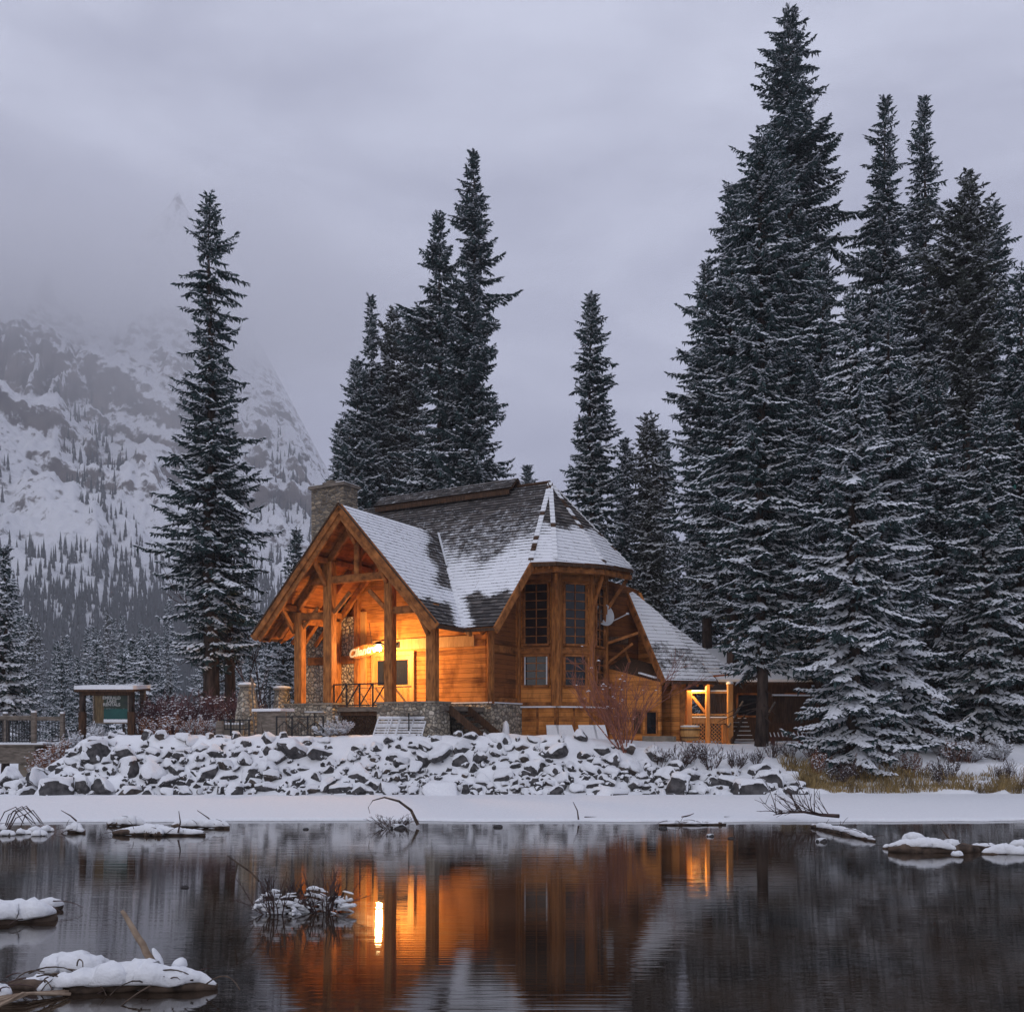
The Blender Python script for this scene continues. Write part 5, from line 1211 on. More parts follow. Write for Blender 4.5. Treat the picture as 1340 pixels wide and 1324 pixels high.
# ------------------------------------------------------------------ conifers
def nrm(a): return a/np.maximum(np.linalg.norm(a, axis=-1, keepdims=True), 1e-9)
def conifer(seed, h, prof, base, snow, lev=0.34, nb=7, droop=0.35, rise=0.35, ragged=0.35, tw=1.0, dens=1.0, clumpy=0.0, pine=False):
    """crown mesh: whorls of drooping boughs, each a spine set with needle sprays; snow lies on the upper sides.
    prof: list of (height fraction, radius in metres)"""
    r = np.random.default_rng(seed)
    zs = []; z = base
    while z < h-0.25:
        zs.append(z); z += lev*(1.0-0.30*z/h)*r.uniform(0.55, 1.45)
    zs = np.array(zs); cnt = r.integers(nb-2, nb+2, len(zs)); bz = np.repeat(zs, cnt)
    ph = np.repeat(r.uniform(0, 6.28, len(zs)), cnt); kk = np.concatenate([np.arange(c)/c for c in cnt])
    az = ph + kk*6.283 + r.normal(0, 0.25, len(bz)); bz = bz + r.normal(0, lev*0.3, len(bz))
    t = bz/h
    pt = np.array([p[0] for p in prof]); pr = np.array([p[1] for p in prof])
    L = np.interp(t, pt, pr)*np.clip(r.normal(0.86, ragged*0.5, len(bz)), 0.35, 1.22)
    side = 1 + 0.16*np.sin(az*1.0 + seed) + 0.20*np.sin(az*2 + bz*0.7 + seed*2); L = L*side*(0.78 + 0.46*fbm(bz*0.42+seed*3.1, bz*0+az*0.45, 3))
    if clumpy > 0:                                              # gaps between tiers of boughs
        cl = vnoise(bz*0.8+seed, az*1.2+seed); L = L*(1-clumpy*np.clip((0.52-cl)*4, 0, 1)*0.95)
    L = L*np.where(r.random(len(L)) < 0.10, r.uniform(1.05, 1.25, len(L)), 1.0)*np.where(r.random(len(L)) < 0.12, 0.55, 1.0)
    L = np.maximum(L, 0.18)
    a0 = np.where(t > 0.86, rise*(t-0.86)*6 + 0.02, -droop*(0.65+0.5*(1-t))) + r.normal(0, 0.17, len(bz))     # start slope
    c0 = np.where(t > 0.8, 0.1, 0.30*droop + 0.12) + r.normal(0, 0.05, len(bz))                              # upturned tip
    bsn = np.clip(r.normal(1.0, 0.4, len(bz)), 0.15, 1.9)*snow*2.6*np.clip(1.2-0.5*t, 0.5, 1.2)
    n = np.maximum(2, (L/(0.135*tw)*dens).astype(int))
    bi = np.repeat(np.arange(len(bz)), n); k = np.concatenate([np.arange(q) for q in n]); s = (k+0.6)/np.repeat(n, n)
    s = 0.10 + 0.90*s
    ca, sa = np.cos(az[bi]), np.sin(az[bi]); Lb = L[bi]
    out = Lb*s; zz = bz[bi] + Lb*(a0[bi]*s + c0[bi]*s*s)
    pos = np.stack([ca*out, sa*out, zz], 1)
    sl = a0[bi] + 2*c0[bi]*s
    tan = nrm(np.stack([ca, sa, sl], 1)); sd = np.stack([-sa, ca, 0*sa], 1)
    m = len(bi)
    P_, D_, Ln, kd, Sn = [], [], [], [], []
    spray = (0.16 + 0.42*Lb*(1-s)**0.8*0.55)*tw; spray = np.clip(spray, 0.13*tw, 0.62*tw)
    for sg in (-1, 1):
        an = r.uniform(0.55, 1.15, m)
        d = tan*np.cos(an)[:, None] + sd*(sg*np.sin(an))[:, None]; d[:, 2] -= r.uniform(0.05, 0.5, m)
        P_.append(pos); D_.append(nrm(d)); Ln.append(spray*r.uniform(0.7, 1.2, m)); kd.append(np.zeros(m)); Sn.append(bsn[bi]*0.55)
        q = pos + nrm(d)*(spray*0.45)[:, None]
        an2 = an + r.uniform(-0.9, 0.9, m); d2 = tan*np.cos(an2)[:, None] + sd*(sg*np.sin(an2))[:, None]; d2[:, 2] -= r.uniform(0.0, 0.7, m)
        P_.append(q); D_.append(nrm(d2)); Ln.append(spray*r.uniform(0.45, 0.8, m)); kd.append(np.zeros(m)); Sn.append(bsn[bi]*0.35)
    P_.append(pos); d = tan + r.normal(0, 0.12, (m, 3)); D_.append(nrm(d)); Ln.append(np.full(m, 0.30*tw)*r.uniform(0.7, 1.2, m)); kd.append(np.zeros(m)); Sn.append(bsn[bi]*0.9)
    d = np.stack([r.normal(0, 0.45, m), r.normal(0, 0.45, m), -np.ones(m) if not pine else r.uniform(0.2, 1, m)], 1)
    P_.append(pos); D_.append(nrm(d)); Ln.append((0.13+0.22*r.random(m))*tw); kd.append(np.ones(m)); Sn.append(np.zeros(m))
    P_, D_, Ln, Sn = np.concatenate(P_), np.concatenate(D_), np.concatenate(Ln), np.concatenate(Sn)
    # leader at the tip
    tz = np.linspace(h-1.4, h-0.1, 26); ta = r.uniform(0, 6.28, 26)
    P_ = np.concatenate([P_, np.stack([0*tz, 0*tz, tz], 1)]); D_ = np.concatenate([D_, nrm(np.stack([np.cos(ta), np.sin(ta), 0.9+0*ta], 1))]); Ln = np.concatenate([Ln, 0.10+0.22*(h-tz)/1.4]); Sn = np.concatenate([Sn, 0*tz])
    K = len(P_)
    rv = r.normal(0, 1, (K, 3)); wv = nrm(np.cross(D_, rv)); w = np.clip(Ln*0.17, 0.028, 0.065)*tw
    mid = P_ + D_*(Ln*0.45)[:, None]; tip = P_ + D_*Ln[:, None]; tip[:, 2] -= 0.05*Ln
    V = np.stack([P_, mid+wv*w[:, None], tip, mid-wv*w[:, None]], 1).reshape(-1, 3)
    Fq = (np.arange(K)*4)[:, None] + np.arange(4)[None]
    pick = np.where(r.random(K) < Sn)[0]; j = len(pick)
    c = P_[pick] + D_[pick]*(Ln[pick]*r.uniform(0.3, 0.7, j))[:, None]; c[:, 2] += 0.02
    ax = D_[pick]*(Ln[pick]*0.42)[:, None]; hv = nrm(np.cross(D_[pick], np.array([0,0,1.0])))*(np.clip(Ln[pick]*0.28, 0.04, 0.11)*r.uniform(0.7, 1.3, j)*tw)[:, None]
    upv = np.zeros((j, 3)); upv[:, 2] = np.clip(Ln[pick]*0.2, 0.03, 0.08)
    SV = np.stack([c-ax, c+hv, c+ax, c-hv, c+upv], 1).reshape(-1, 3)
    b = len(V) + np.arange(j)[:, None]*5
    FT = np.concatenate([np.concatenate([b+q, b+(q+1) % 4, b+4], 1) for q in range(4)]) if j else np.zeros((0, 3), int)
    Vv = np.concatenate([V, SV]); mi = np.concatenate([np.zeros(K), np.ones(len(FT))])
    # boughs themselves: thin dark spines
    b2 = len(Vv); sp_ = np.where(L > 0.5)[0]; ss_ = np.array([0, 0.35, 0.75])
    BV = []
    for q in ss_:
        x = L[sp_]*q; zc = bz[sp_] + L[sp_]*(a0[sp_]*q + c0[sp_]*q*q)
        for dzz in (-1, 1): BV.append(np.stack([np.cos(az[sp_])*x, np.sin(az[sp_])*x, zc + dzz*(0.028*(1-q)+0.006)], 1))
    nb_ = len(sp_); Vv = np.concatenate([Vv] + BV); i = np.arange(nb_) + b2
    FB = np.concatenate([np.stack([i+q*2*nb_, i+(q*2+1)*nb_, i+(q*2+3)*nb_, i+(q*2+2)*nb_], 1) for q in range(2)])
    me = mesh_np('crown', Vv, [Fq, FT, FB], [M['needle_pine'] if pine else M['needle'], M['needle_snow'], M['bark']], np.concatenate([mi, np.full(len(FB), 2)]))
    return me
def trunk_mesh(h, r0, seed, stubs=0, base=3.0):
    rnd = random.Random(seed); mb = MB(); k = 12
    pts = [(0.06*math.sin(i*0.9+seed)*(i > 0), 0.06*math.cos(i*1.1+seed)*(i > 0), h*0.985*i/k - (0.4 if i == 0 else 0)) for i in range(k+1)]
    mb.tube(pts, [r0*1.25] + [max(r0*(1-i/k)**0.9, 0.02) for i in range(1, k+1)], 9)
    for i in range(stubs):
        z = rnd.uniform(base*0.35, base*1.5); a = rnd.uniform(0, 6.28); L = rnd.uniform(0.5, 1.8); c, s = math.cos(a), math.sin(a)
        mb.tube([(0,0,z), (c*L*0.5, s*L*0.5, z-0.12*L), (c*L, s*L, z-0.35*L)], [0.035,0.022,0.008], 4, cap=False)
    me = bpy.data.meshes.new('trunk'); me.from_pydata(mb.v, [], mb.f); me.materials.append(M['bark'])
    me.polygons.foreach_set('use_smooth', [True]*len(mb.f)); me.update(); return me
def tree_thing(name, loc, crown, trunk, label, group=None, rz=0.0, sc=(1,1,1)):
    o = empty(name, loc, label, 'tree', group, rz); o.scale = sc
    for nm, me in (('trunk', trunk), ('crown', crown)):
        c = bpy.data.objects.new(nm, me); COL.objects.link(c); c.parent = o
    return o
def hero(top, basey, d, widths, snow, label, seed, r0=0.3, crown_y=None, name='spruce_tree', **kw):
    """top pixel, base pixel row, distance, [(pixel row, half width in px)] measured on the tree"""
    x = (top[0]-670.0)*d/F_PX; zb = float(ground_z(x, d)); zt = CAM_Z + (HOR-top[1])*d/F_PX; h = zt - zb
    fr = lambda y: (CAM_Z + (HOR-y)*d/F_PX - zb)/h
    prof = sorted([(max(fr(y), -0.5), w*d/F_PX) for y, w in widths]); 
    prof = prof + [(1.0, 0.12)]
    by = max(fr(crown_y)*h if crown_y else 0.8, 0.5)
    cr = conifer(seed, h, prof, by, snow, **kw); tr = trunk_mesh(h, r0, seed, 16, by)
    return tree_thing(name, (x, d, zb), cr, tr, label, rz=seed*1.3)

# left of the lodge
hero((275,250), 940, 45.0, [(300,22),(360,32),(440,34),(520,50),(580,60),(640,72),(690,84),(740,72),(800,58),(870,50)], 0.34, 'tall dark spruce standing alone left of the lodge chimney', 1, 0.40, 868, ragged=0.55, clumpy=0.55, droop=0.42, lev=0.36, dens=0.95)
hero((300,560), 940, 47.0, [(620,30),(700,52),(760,50),(840,40),(900,30)], 0.34, 'shorter spruce whose bare trunk leans in behind the tall lone spruce', 2, 0.30, 862, ragged=0.5, clumpy=0.5)
hero((6,712), 960, 47.0, [(760,12),(820,24),(880,38),(930,44)], 0.75, 'snow-laden spruce behind the footbridge at the left edge', 3, 0.2, 935, droop=0.5)
hero((388,686), 950, 78.0, [(720,8),(760,14),(820,20),(900,26)], 0.35, 'small slim spruce showing between the lone spruce and the porch roof', 4, 0.2, 930, tw=1.3)
hero((372,792), 950, 52.0, [(830,14),(880,22),(930,26)], 0.6, 'young snowy spruce just left of the porch posts', 5, 0.12, 940)
hero((161,852), 955, 62.0, [(880,10),(910,16),(940,20)], 1.1, 'little spruce caked in snow above the sign shelter roof', 6, 0.12, 940, tw=1.1)
hero((192,842), 955, 60.0, [(870,12),(905,20),(945,24)], 0.95, 'little snowy spruce at the right end of the sign shelter', 7, 0.12, 945, tw=1.1)
# behind the lodge
hero((620,195), 940, 62.0, [(240,14),(300,26),(360,36),(420,44),(500,48),(560,52),(620,60),(660,66)], 0.34, 'tallest spruce behind the lodge roof, with clear tiers of boughs', 8, 0.36, 700, ragged=0.4, clumpy=0.5, droop=0.28, tw=1.15, lev=0.42)
hero((575,275), 940, 64.0, [(320,16),(370,34),(430,42),(500,40),(580,46),(660,50)], 0.34, 'second tallest spruce behind the lodge, touching the tallest', 9, 0.32, 700, ragged=0.55, clumpy=0.55, droop=0.3, tw=1.15, lev=0.42)
hero((486,388), 940, 66.0, [(430,7),(470,12),(530,26),(600,34),(680,40)], 0.42, 'spruce with a needle-thin top above the chimney', 10, 0.26, 700, tw=1.15)
hero((515,403), 940, 67.0, [(440,18),(500,26),(580,32),(680,38)], 0.5, 'bushy-topped pine beside the needle-thin spruce behind the chimney', 11, 0.26, 700, tw=1.2, name='pine_tree', pine=True)
hero((540,405), 940, 68.0, [(440,16),(500,22),(580,28),(680,34)], 0.48, 'pine with a rounded top between the chimney group and the second tallest spruce', 12, 0.26, 700, tw=1.2, name='pine_tree', pine=True)
hero((467,466), 940, 65.0, [(510,16),(570,26),(620,32),(680,34)], 0.5, 'outermost spruce on the chimney side of the group behind the lodge', 13, 0.24, 700, tw=1.15)
hero((446,545), 940, 66.0, [(580,14),(640,22),(690,26)], 0.5, 'low spruce half hidden behind the stone chimney', 14, 0.2, 700, tw=1.15)
hero((773,383), 940, 58.0, [(420,14),(470,25),(540,30),(600,32),(660,36),(740,40),(860,44)], 0.45, 'narrow column-shaped spruce standing clear behind the bay roof', 15, 0.3, 860, ragged=0.3, droop=0.45, tw=1.1)
hero((690,607), 940, 95.0, [(630,8),(660,14),(720,18)], 0.45, 'tip of a far spruce just above the ridge end', 16, 0.2, 800, tw=1.5)
hero((848,540), 940, 60.0, [(575,18),(620,27),(680,30),(760,32),(860,30)], 0.42, 'grey-green pine with a full round top right of the bay roof', 17, 0.26, 800, tw=1.15, name='pine_tree', pine=True)
hero((818,572), 940, 62.0, [(610,12),(660,22),(740,26),(860,28)], 0.45, 'slim spruce between the column-shaped spruce and the round pine', 18, 0.22, 860, tw=1.15)
# the tall stand on the right
hero((1033,4), 960, 52.0, [(40,22),(80,40),(140,46),(200,66),(260,70),(330,74),(430,76),(560,80),(700,84),(850,80)], 0.40, 'tallest spruce in the picture, its tip near the top of the frame', 19, 0.5, 860, ragged=0.42, clumpy=0.3, droop=0.36, lev=0.36)
hero((996,168), 972, 40.0, [(200,28),(250,40),(320,48),(400,58),(500,66),(600,68),(700,70),(800,62),(880,44)], 0.52, 'big spruce with its bare trunk foot beside the deck stairs', 20, 0.24, 868, ragged=0.42, clumpy=0.35, droop=0.45)
hero((958,238), 955, 50.0, [(290,20),(360,34),(450,48),(560,60),(680,66),(800,66)], 0.42, 'dark spruce directly behind the one with the bare trunk foot', 21, 0.36, 800, ragged=0.4, clumpy=0.3)
hero((924,338), 950, 53.0, [(380,16),(430,28),(500,40),(570,46),(640,44),(740,40),(840,40)], 0.40, 'outer dark spruce of the tall stand, nearest the wing roof', 22, 0.34, 800, ragged=0.42, clumpy=0.3)
hero((1158,128), 955, 50.0, [(180,16),(230,28),(300,36),(380,42),(480,48),(600,56),(800,60)], 0.45, 'pointed spruce, one of a close pair of tall spires on the right', 23, 0.38, 800, ragged=0.45, clumpy=0.4)
hero((1209,124), 955, 54.0, [(180,14),(230,24),(300,30),(380,36),(480,44),(600,50),(800,60)], 0.38, 'slimmest tall spire on the right, with tiered open boughs', 24, 0.36, 800, ragged=0.45, clumpy=0.45)
hero((1266,222), 950, 46.0, [(260,22),(310,38),(380,52),(460,56),(540,52),(620,44),(720,40)], 0.42, 'tall pine with a long bare pinkish trunk near the right edge', 25, 0.30, 560, ragged=0.5, clumpy=0.5, name='pine_tree', pine=True, droop=0.1, tw=1.15)
hero((1300,262), 950, 49.0, [(310,24),(380,36),(460,40),(560,50),(700,60),(860,60)], 0.38, 'dense spruce behind the bare-trunked pine', 26, 0.34, 800, ragged=0.45, clumpy=0.3)
hero((1117,372), 995, 37.2, [(420,12),(480,30),(560,48),(640,62),(720,68),(800,74),(880,80),(950,84),(985,70)], 1.0, 'broad spruce loaded with snow down to the ground at the shore', 27, 0.26, 985, ragged=0.34, clumpy=0.35, droop=0.55)
hero((1163,372), 995, 39.5, [(420,18),(500,40),(600,60),(700,74),(800,82),(900,84),(960,70)], 0.75, 'snowy spruce standing right behind the broad snow-loaded one', 28, 0.28, 960, ragged=0.4, clumpy=0.4, droop=0.5)
hero((1335,350), 985, 43.0, [(400,20),(500,40),(620,60),(760,70),(900,78)], 0.42, 'dark spruce cut by the right edge of the frame', 29, 0.3, 930, ragged=0.4, clumpy=0.3)
hero((1290,520), 985, 41.5, [(580,24),(680,50),(780,66),(880,76),(960,66)], 0.50, 'lower dark spruce hanging over the right shore', 30, 0.24, 955, ragged=0.45, clumpy=0.45, droop=0.5)
hero((1226,470), 975, 45.0, [(540,24),(640,42),(760,52),(880,56)], 0.36, 'dark spruce filling the gap between pine trunk and snowy spruces', 31, 0.26, 930, ragged=0.4, clumpy=0.3)
hero((1075,330), 960, 47.0, [(400,24),(500,42),(620,54),(760,58),(880,50)], 0.45, 'spruce deep in the stand between the tallest and the snow-loaded one', 32, 0.30, 880, ragged=0.4, clumpy=0.3)

# woods behind: copies of a few lower-detail trees
far_pro = []
for i in range(5):
    h = 16.0
    cr = conifer(300+i, h, [(0.0,2.3),(0.3,2.0),(0.6,1.35),(0.85,0.6),(1.0,0.1)], 1.2, 0.55, lev=0.6, nb=7, tw=1.7, dens=0.8, ragged=0.45, clumpy=0.35, pine=(i == 4))
    far_pro.append((cr, trunk_mesh(h, 0.22, 300+i, 6, 2.0)))
rnd = random.Random(77)
def wood(n, pxr, dr, topf, name, label, group, wide=1.0):
    for i in range(n):
        px = rnd.uniform(*pxr); d = rnd.uniform(*dr); x = (px-670)*d/F_PX; zb = float(ground_z(x, d))
        ty = topf(px) + rnd.uniform(-26, 26); h = max(CAM_Z + (HOR-ty)*d/F_PX - zb, 4.0)
        cr, tr = far_pro[rnd.randrange(5)]
        s = h/16.0; w_ = min(max(s, 0.35), 1.5)*wide*rnd.uniform(0.85, 1.2)
        tree_thing(name, (x, d, zb-0.2), cr, tr, label, group, rnd.uniform(0, 6.28), (w_, w_, s))
wood(62, (-40,380), (95,210), lambda p: 815 + 10*math.sin(p*0.05) + max(0, p-220)*0.12, 'spruce_tree', 'bluish distant spruce in the wood at the foot of the mountain', 'distant spruces at the mountain foot', 0.85)
wood(16, (-30,250), (66,95), lambda p: 856 + 14*math.sin(p*0.09), 'spruce_tree', 'mid-distance dark spruce behind the sign shelter', 'spruces behind the sign shelter', 0.9)
wood(22, (860,1380), (62,85), lambda p: 560 - 0.32*abs(p-860) + 0.22*max(0, p-1180), 'spruce_tree', 'dark spruce in the depth of the stand on the right', 'spruces deep in the right stand', 0.75)
wood(12, (800,960), (68,90), lambda p: 690, 'spruce_tree', 'dark spruce behind the wing roof', 'spruces behind the wing roof', 0.8)
wood(10, (440,680), (72,90), lambda p: 640 if p < 600 else 690, 'spruce_tree', 'dim spruce low behind the lodge roof', 'dim spruces behind the lodge', 0.8)
wood(14, (1000,1400), (56,64), lambda p: 800, 'spruce_tree', 'young dark spruce in the undergrowth of the right stand', 'young spruces in the right stand', 1.0)

# ------------------------------------------------------------------ driftwood in the shallows
def wpt(px, py): d = CAM_Z*F_PX/(py-HOR); return Vector(((px-670.0)*d/F_PX, d, 0.0))
def snow_loft(mb, pts, w, h, seed, n=12, base=0.0):
    """pillow of snow lying along a path"""
    rn = np.random.default_rng(seed); pts = [Vector(p) for p in pts]
    L = sum((pts[i+1]-pts[i]).length for i in range(len(pts)-1)); k = max(8, int(L/(0.28*max(w,0.05)))); k = min(k, 70)
    ts = np.linspace(0, 1, k); cum = [0]
    for i in range(len(pts)-1): cum.append(cum[-1] + (pts[i+1]-pts[i]).length)
    vs, fs = [], []
    lump = 0.42 + 1.05*fbm(ts*L/(w*2.6)+seed, ts*0+seed*1.7, 4)
    for i, t in enumerate(ts):
        s = t*L; j = min(max(np.searchsorted(cum, s)-1, 0), len(pts)-2); q = pts[j] + (pts[j+1]-pts[j])*((s-cum[j])/max(cum[j+1]-cum[j], 1e-6))
        d = (pts[j+1]-pts[j]).normalized(); sd = Vector((-d.y, d.x, 0)); sd = sd.normalized() if sd.length > 1e-4 else Vector((1,0,0))
        e = math.sin(math.pi*min(max(t, 0.004), 0.996))**0.42
        ww, hh = w*lump[i]*e, h*lump[i]*e
        for a in range(n):
            th = 2*math.pi*a/n; x = math.cos(th)*ww*(1+0.10*math.sin(2*th+i*0.7)+0.05*math.sin(5*th+i*1.9)); z = math.sin(th)
            z = z*hh if z > 0 else z*hh*0.22
            vs.append(q + sd*x*(1+rn.normal(0,0.035)) + Vector((0,0,base+z*(1+rn.normal(0,0.05)))))
    for i in range(k-1):
        for a in range(n): fs.append((i*n+a, i*n+(a+1) % n, (i+1)*n+(a+1) % n, (i+1)*n+a))
    fs.append(tuple(range(n-1,-1,-1))); fs.append(tuple(range((k-1)*n, k*n))); mb.add(vs, fs)
def drift(name, label, pts, r, snow=None, mt='deadwood', cat='log', group=None, seed=1, rad=None):
    pts = [Vector(p) for p in pts]; o_ = pts[0]; rn = random.Random(seed*17)
    # knotty path between the given points
    path = [pts[0]]
    for i in range(len(pts)-1):
        L = (pts[i+1]-pts[i]).length
        for k in range(1, 6): path.append(pts[i].lerp(pts[i+1], k/5) + Vector((0, rn.uniform(-1,1)*r*0.5, rn.uniform(-1,1)*r*0.25)) * (k < 5))
    n = len(path)
    if rad is None: rr_ = [r*0.72*rn.uniform(0.7, 1.2) for _ in path]; rr_[0] *= 0.6; rr_[-1] *= 0.5
    else: rr_ = list(np.interp(np.linspace(0, 1, n), np.linspace(0, 1, len(rad)), rad))
    mb = MB(); mb.tube(path, rr_, 9); o = tag(mb.build(name, M[mt], origin=o_, smooth=True), label, cat, group)
    if snow:
        mb = MB()
        for j, (p_, w, h, b) in enumerate(snow):
            p_ = [Vector(q) for q in p_]; q_ = [p_[0]]
            for i in range(len(p_)-1):
                for k in range(1, 5): q_.append(p_[i].lerp(p_[i+1], k/4) + Vector((0, rn.uniform(-1,1)*w*0.32, rn.uniform(-0.5,0.6)*h*0.18)))
            one = MB(); snow_loft(one, q_, w*0.82, h*0.92, seed*3+j, base=max(b-0.03, 0)); one.build('snow', M['snow_fine'], o, off=o_, smooth=True)
    if snow and cat == 'log':                                  # twigs caught in it
        tw_ = MB(); L = pts[-1]-pts[0]
        for i in range(max(4, int(L.length*7))):
            p = pts[0].lerp(pts[-1], rn.random()) + Vector((0, rn.uniform(-1.3,0.6)*r, rn.uniform(0.0, 0.10))); d_ = Vector((rn.uniform(-1,1), rn.uniform(-0.7,0.3), rn.uniform(-0.2,0.7))).normalized(); l_ = rn.uniform(0.12, 0.42)
            q = [p]
            for k in range(4): d_ = (d_ + Vector((rn.uniform(-.25,.25), rn.uniform(-.25,.25), -0.16))).normalized(); q.append(q[-1]+d_*(l_/4))
            tw_.tube(q, [0.008,0.007,0.006,0.005,0.003], 4, cap=False)
        tw_.build('twigs', M['twig_dark'], o, off=o_)
    return o
V3 = Vector
# left-hand log and its neighbour
a, b = wpt(-60,1212), wpt(74,1203)
drift('snowy_log', 'thick log under a smooth pillow of snow at the left edge of the water', [a+up*0.03, (a+b)/2+up*0.03, b+up*0.03], 0.13, [([a+up*0.05,(a+b)/2+up*0.05,b+up*0.05], 0.20, 0.22, 0.06)], seed=4)
a, b = wpt(44,1192), wpt(82,1190)
drift('snowy_log', 'short snow-covered stub just behind the thick left log', [a+up*0.03, b+up*0.03], 0.08, [([a+up*0.05,b+up*0.05], 0.14, 0.14, 0.04)], seed=5)
# big pile at lower left
a, b = wpt(12,1291), wpt(283,1294)
m1 = wpt(95,1297); m2 = wpt(200,1296)
o = drift('snowy_log', 'long log heaped with snow and twigs at the lower left of the water', [a+up*0.02, m1+up*0.03, m2+up*0.03, b+up*0.02], 0.075, [([m1+V3((-0.32,0.05,0)), m1+up*0.05, (m1+m2)/2+up*0.08, m2+up*0.07, b+up*0.03], 0.16, 0.17, 0.05), ([a, a+V3((0.3,0.03,0.03)), m1+V3((-0.05,0,0))], 0.11, 0.09, 0.03)], seed=8)
a2, b2 = wpt(50,1277), wpt(142,1276)
drift('snowy_log', 'snow-covered log behind the heaped one at the lower left', [a2+up*0.02, b2+up*0.05], 0.08, [([a2+up*0.03,(a2+b2)/2+up*0.08,b2+up*0.05], 0.20, 0.21, 0.03)], seed=9)
p = wpt(212,1290); q = p + V3((-0.40,0.10,0.66))
o = drift('stick', 'pale bare stick rising at a slant from the snow heap at the lower left', [p+up*0.02, p+V3((-0.09,0.02,0.20)), p+V3((-0.26,0.06,0.46)), q], 0.035, None, 'pale_stick', 'stick', rad=[0.036,0.034,0.028,0.018])
mb = MB(); c = p+V3((-0.04,0.0,0.20)); snow_loft(mb, [c+V3((-0.05,0,0.09)), c+V3((0.06,0,-0.09))], 0.05, 0.06, 3, base=0.02); snow_loft(mb, [p+V3((0.08,0.02,0.16)), p+V3((0.22,0.02,0.16))], 0.08, 0.09, 5); mb.build('snow', M['snow_fine'], o, off=p, smooth=True)
rnd = random.Random(14)
for i in range(16):
    x = rnd.uniform(20, 280); p = wpt(x, rnd.uniform(1286,1306)); d_ = V3((rnd.uniform(-1,1), rnd.uniform(-0.5,0.2), rnd.uniform(0.1,0.8))); mb = MB()
    L = rnd.uniform(0.25, 0.75); pts = [p + up*rnd.uniform(0.02,0.2)]
    for j in range(6): d_ = (d_ + V3((rnd.uniform(-.2,.2), rnd.uniform(-.2,.2), -0.22))).normalized(); pts.append(pts[-1] + d_*(L/6))
    mb.tube(pts, [0.007]*4+[0.005]*3, 5, cap=False)
    tag(mb.build('twig', M['deadwood'], origin=pts[0]), 'thin dark twig poking out of the snow heap at the lower left', 'twig', 'twigs in the lower left snow heap')
for i in range(9):
    p = wpt(rnd.uniform(72,96), 1300+i*0.8); q = wpt(-18, 1311+i*2.4); mb = MB(); mb.tube([p+up*0.03, (p+q)/2+up*(0.04+0.01*i), q+up*0.03], [0.009,0.012,0.010], 5)
    tag(mb.build('reed_stalk', M['pale_stick'], origin=p), 'pale flattened stalk fanning out at the bottom left corner', 'stalk', 'flattened stalks in the corner')
a = wpt(-8,1305); drift('snowy_log', 'snow lump on a stub in the bottom left corner', [a+V3((-0.1,0,0.02)), a+V3((0.12,0,0.02))], 0.06, [([a+V3((-0.12,0,0.03)), a+V3((0.16,0,0.03))], 0.10, 0.12, 0.02)], seed=12)
# snowy twig clusters in the middle left
tw1 = shrub_mesh('twig_cluster', 90, 22, 0.36, 0.011, 2, 3, [M['twig_dark'], M['needle_snow']], 1.5, 0.0, 0.004)
for (px, py, lb, sd) in ((362,1195,'snow-caked tangle of twigs in the water, with a bent stick reaching left',3),(425,1193,'snow-caked tangle of twigs in the water, the one with a forked branch',6)):
    p = wpt(px, py); o = place_mesh('twig_cluster', tw1, p, sd, (1.0,0.8,1.0), lb, 'twigs')
    mb = MB(); rn_ = random.Random(sd)
    for i in range(64):
        c = V3((rn_.uniform(-0.30,0.30), rn_.uniform(-0.12,0.12), rn_.uniform(0.0,0.30)*(1 if i % 3 == 0 else 0.5))); a_ = rn_.uniform(-0.7,0.7) if i % 2 else rn_.uniform(0,6.28); s_ = rn_.uniform(0.08,0.24)
        snow_loft(mb, [c, c+V3((math.cos(a_)*s_, math.sin(a_)*s_*0.6, rn_.uniform(-0.06,0.05)))], rn_.uniform(0.014,0.040), rn_.uniform(0.016,0.045), i+sd, 8)
    sn_ = mb.build('snow', M['snow_fine'], o, off=(0,0,0), smooth=True); sn_.rotation_euler = (0,0,-sd)
    mb = MB(); 
    for i in range(4):
        c = V3((rn_.uniform(-0.2,0.2), 0, 0.05)); e = c + V3((rn_.uniform(-0.1,0.25), rn_.uniform(-0.1,0.1), rn_.uniform(0.25,0.48))); mb.tube([c, (c+e)/2+V3((0.02,0,0.02)), e], [0.016,0.013,0.007], 5)
    if sd == 3: mb.tube([V3((-0.22,0,0.40)), V3((-0.33,0,0.52)), V3((-0.48,0,0.62)), V3((-0.62,0,0.72))], [0.014,0.013,0.011,0.006], 5); mb.tube([V3((-0.5,0,0.63)), V3((-0.53,0,0.42))], [0.012,0.004], 4)
    bb = mb.build('branch', M['deadwood'], o, off=(0,0,0)); bb.rotation_euler = (0,0,-sd)
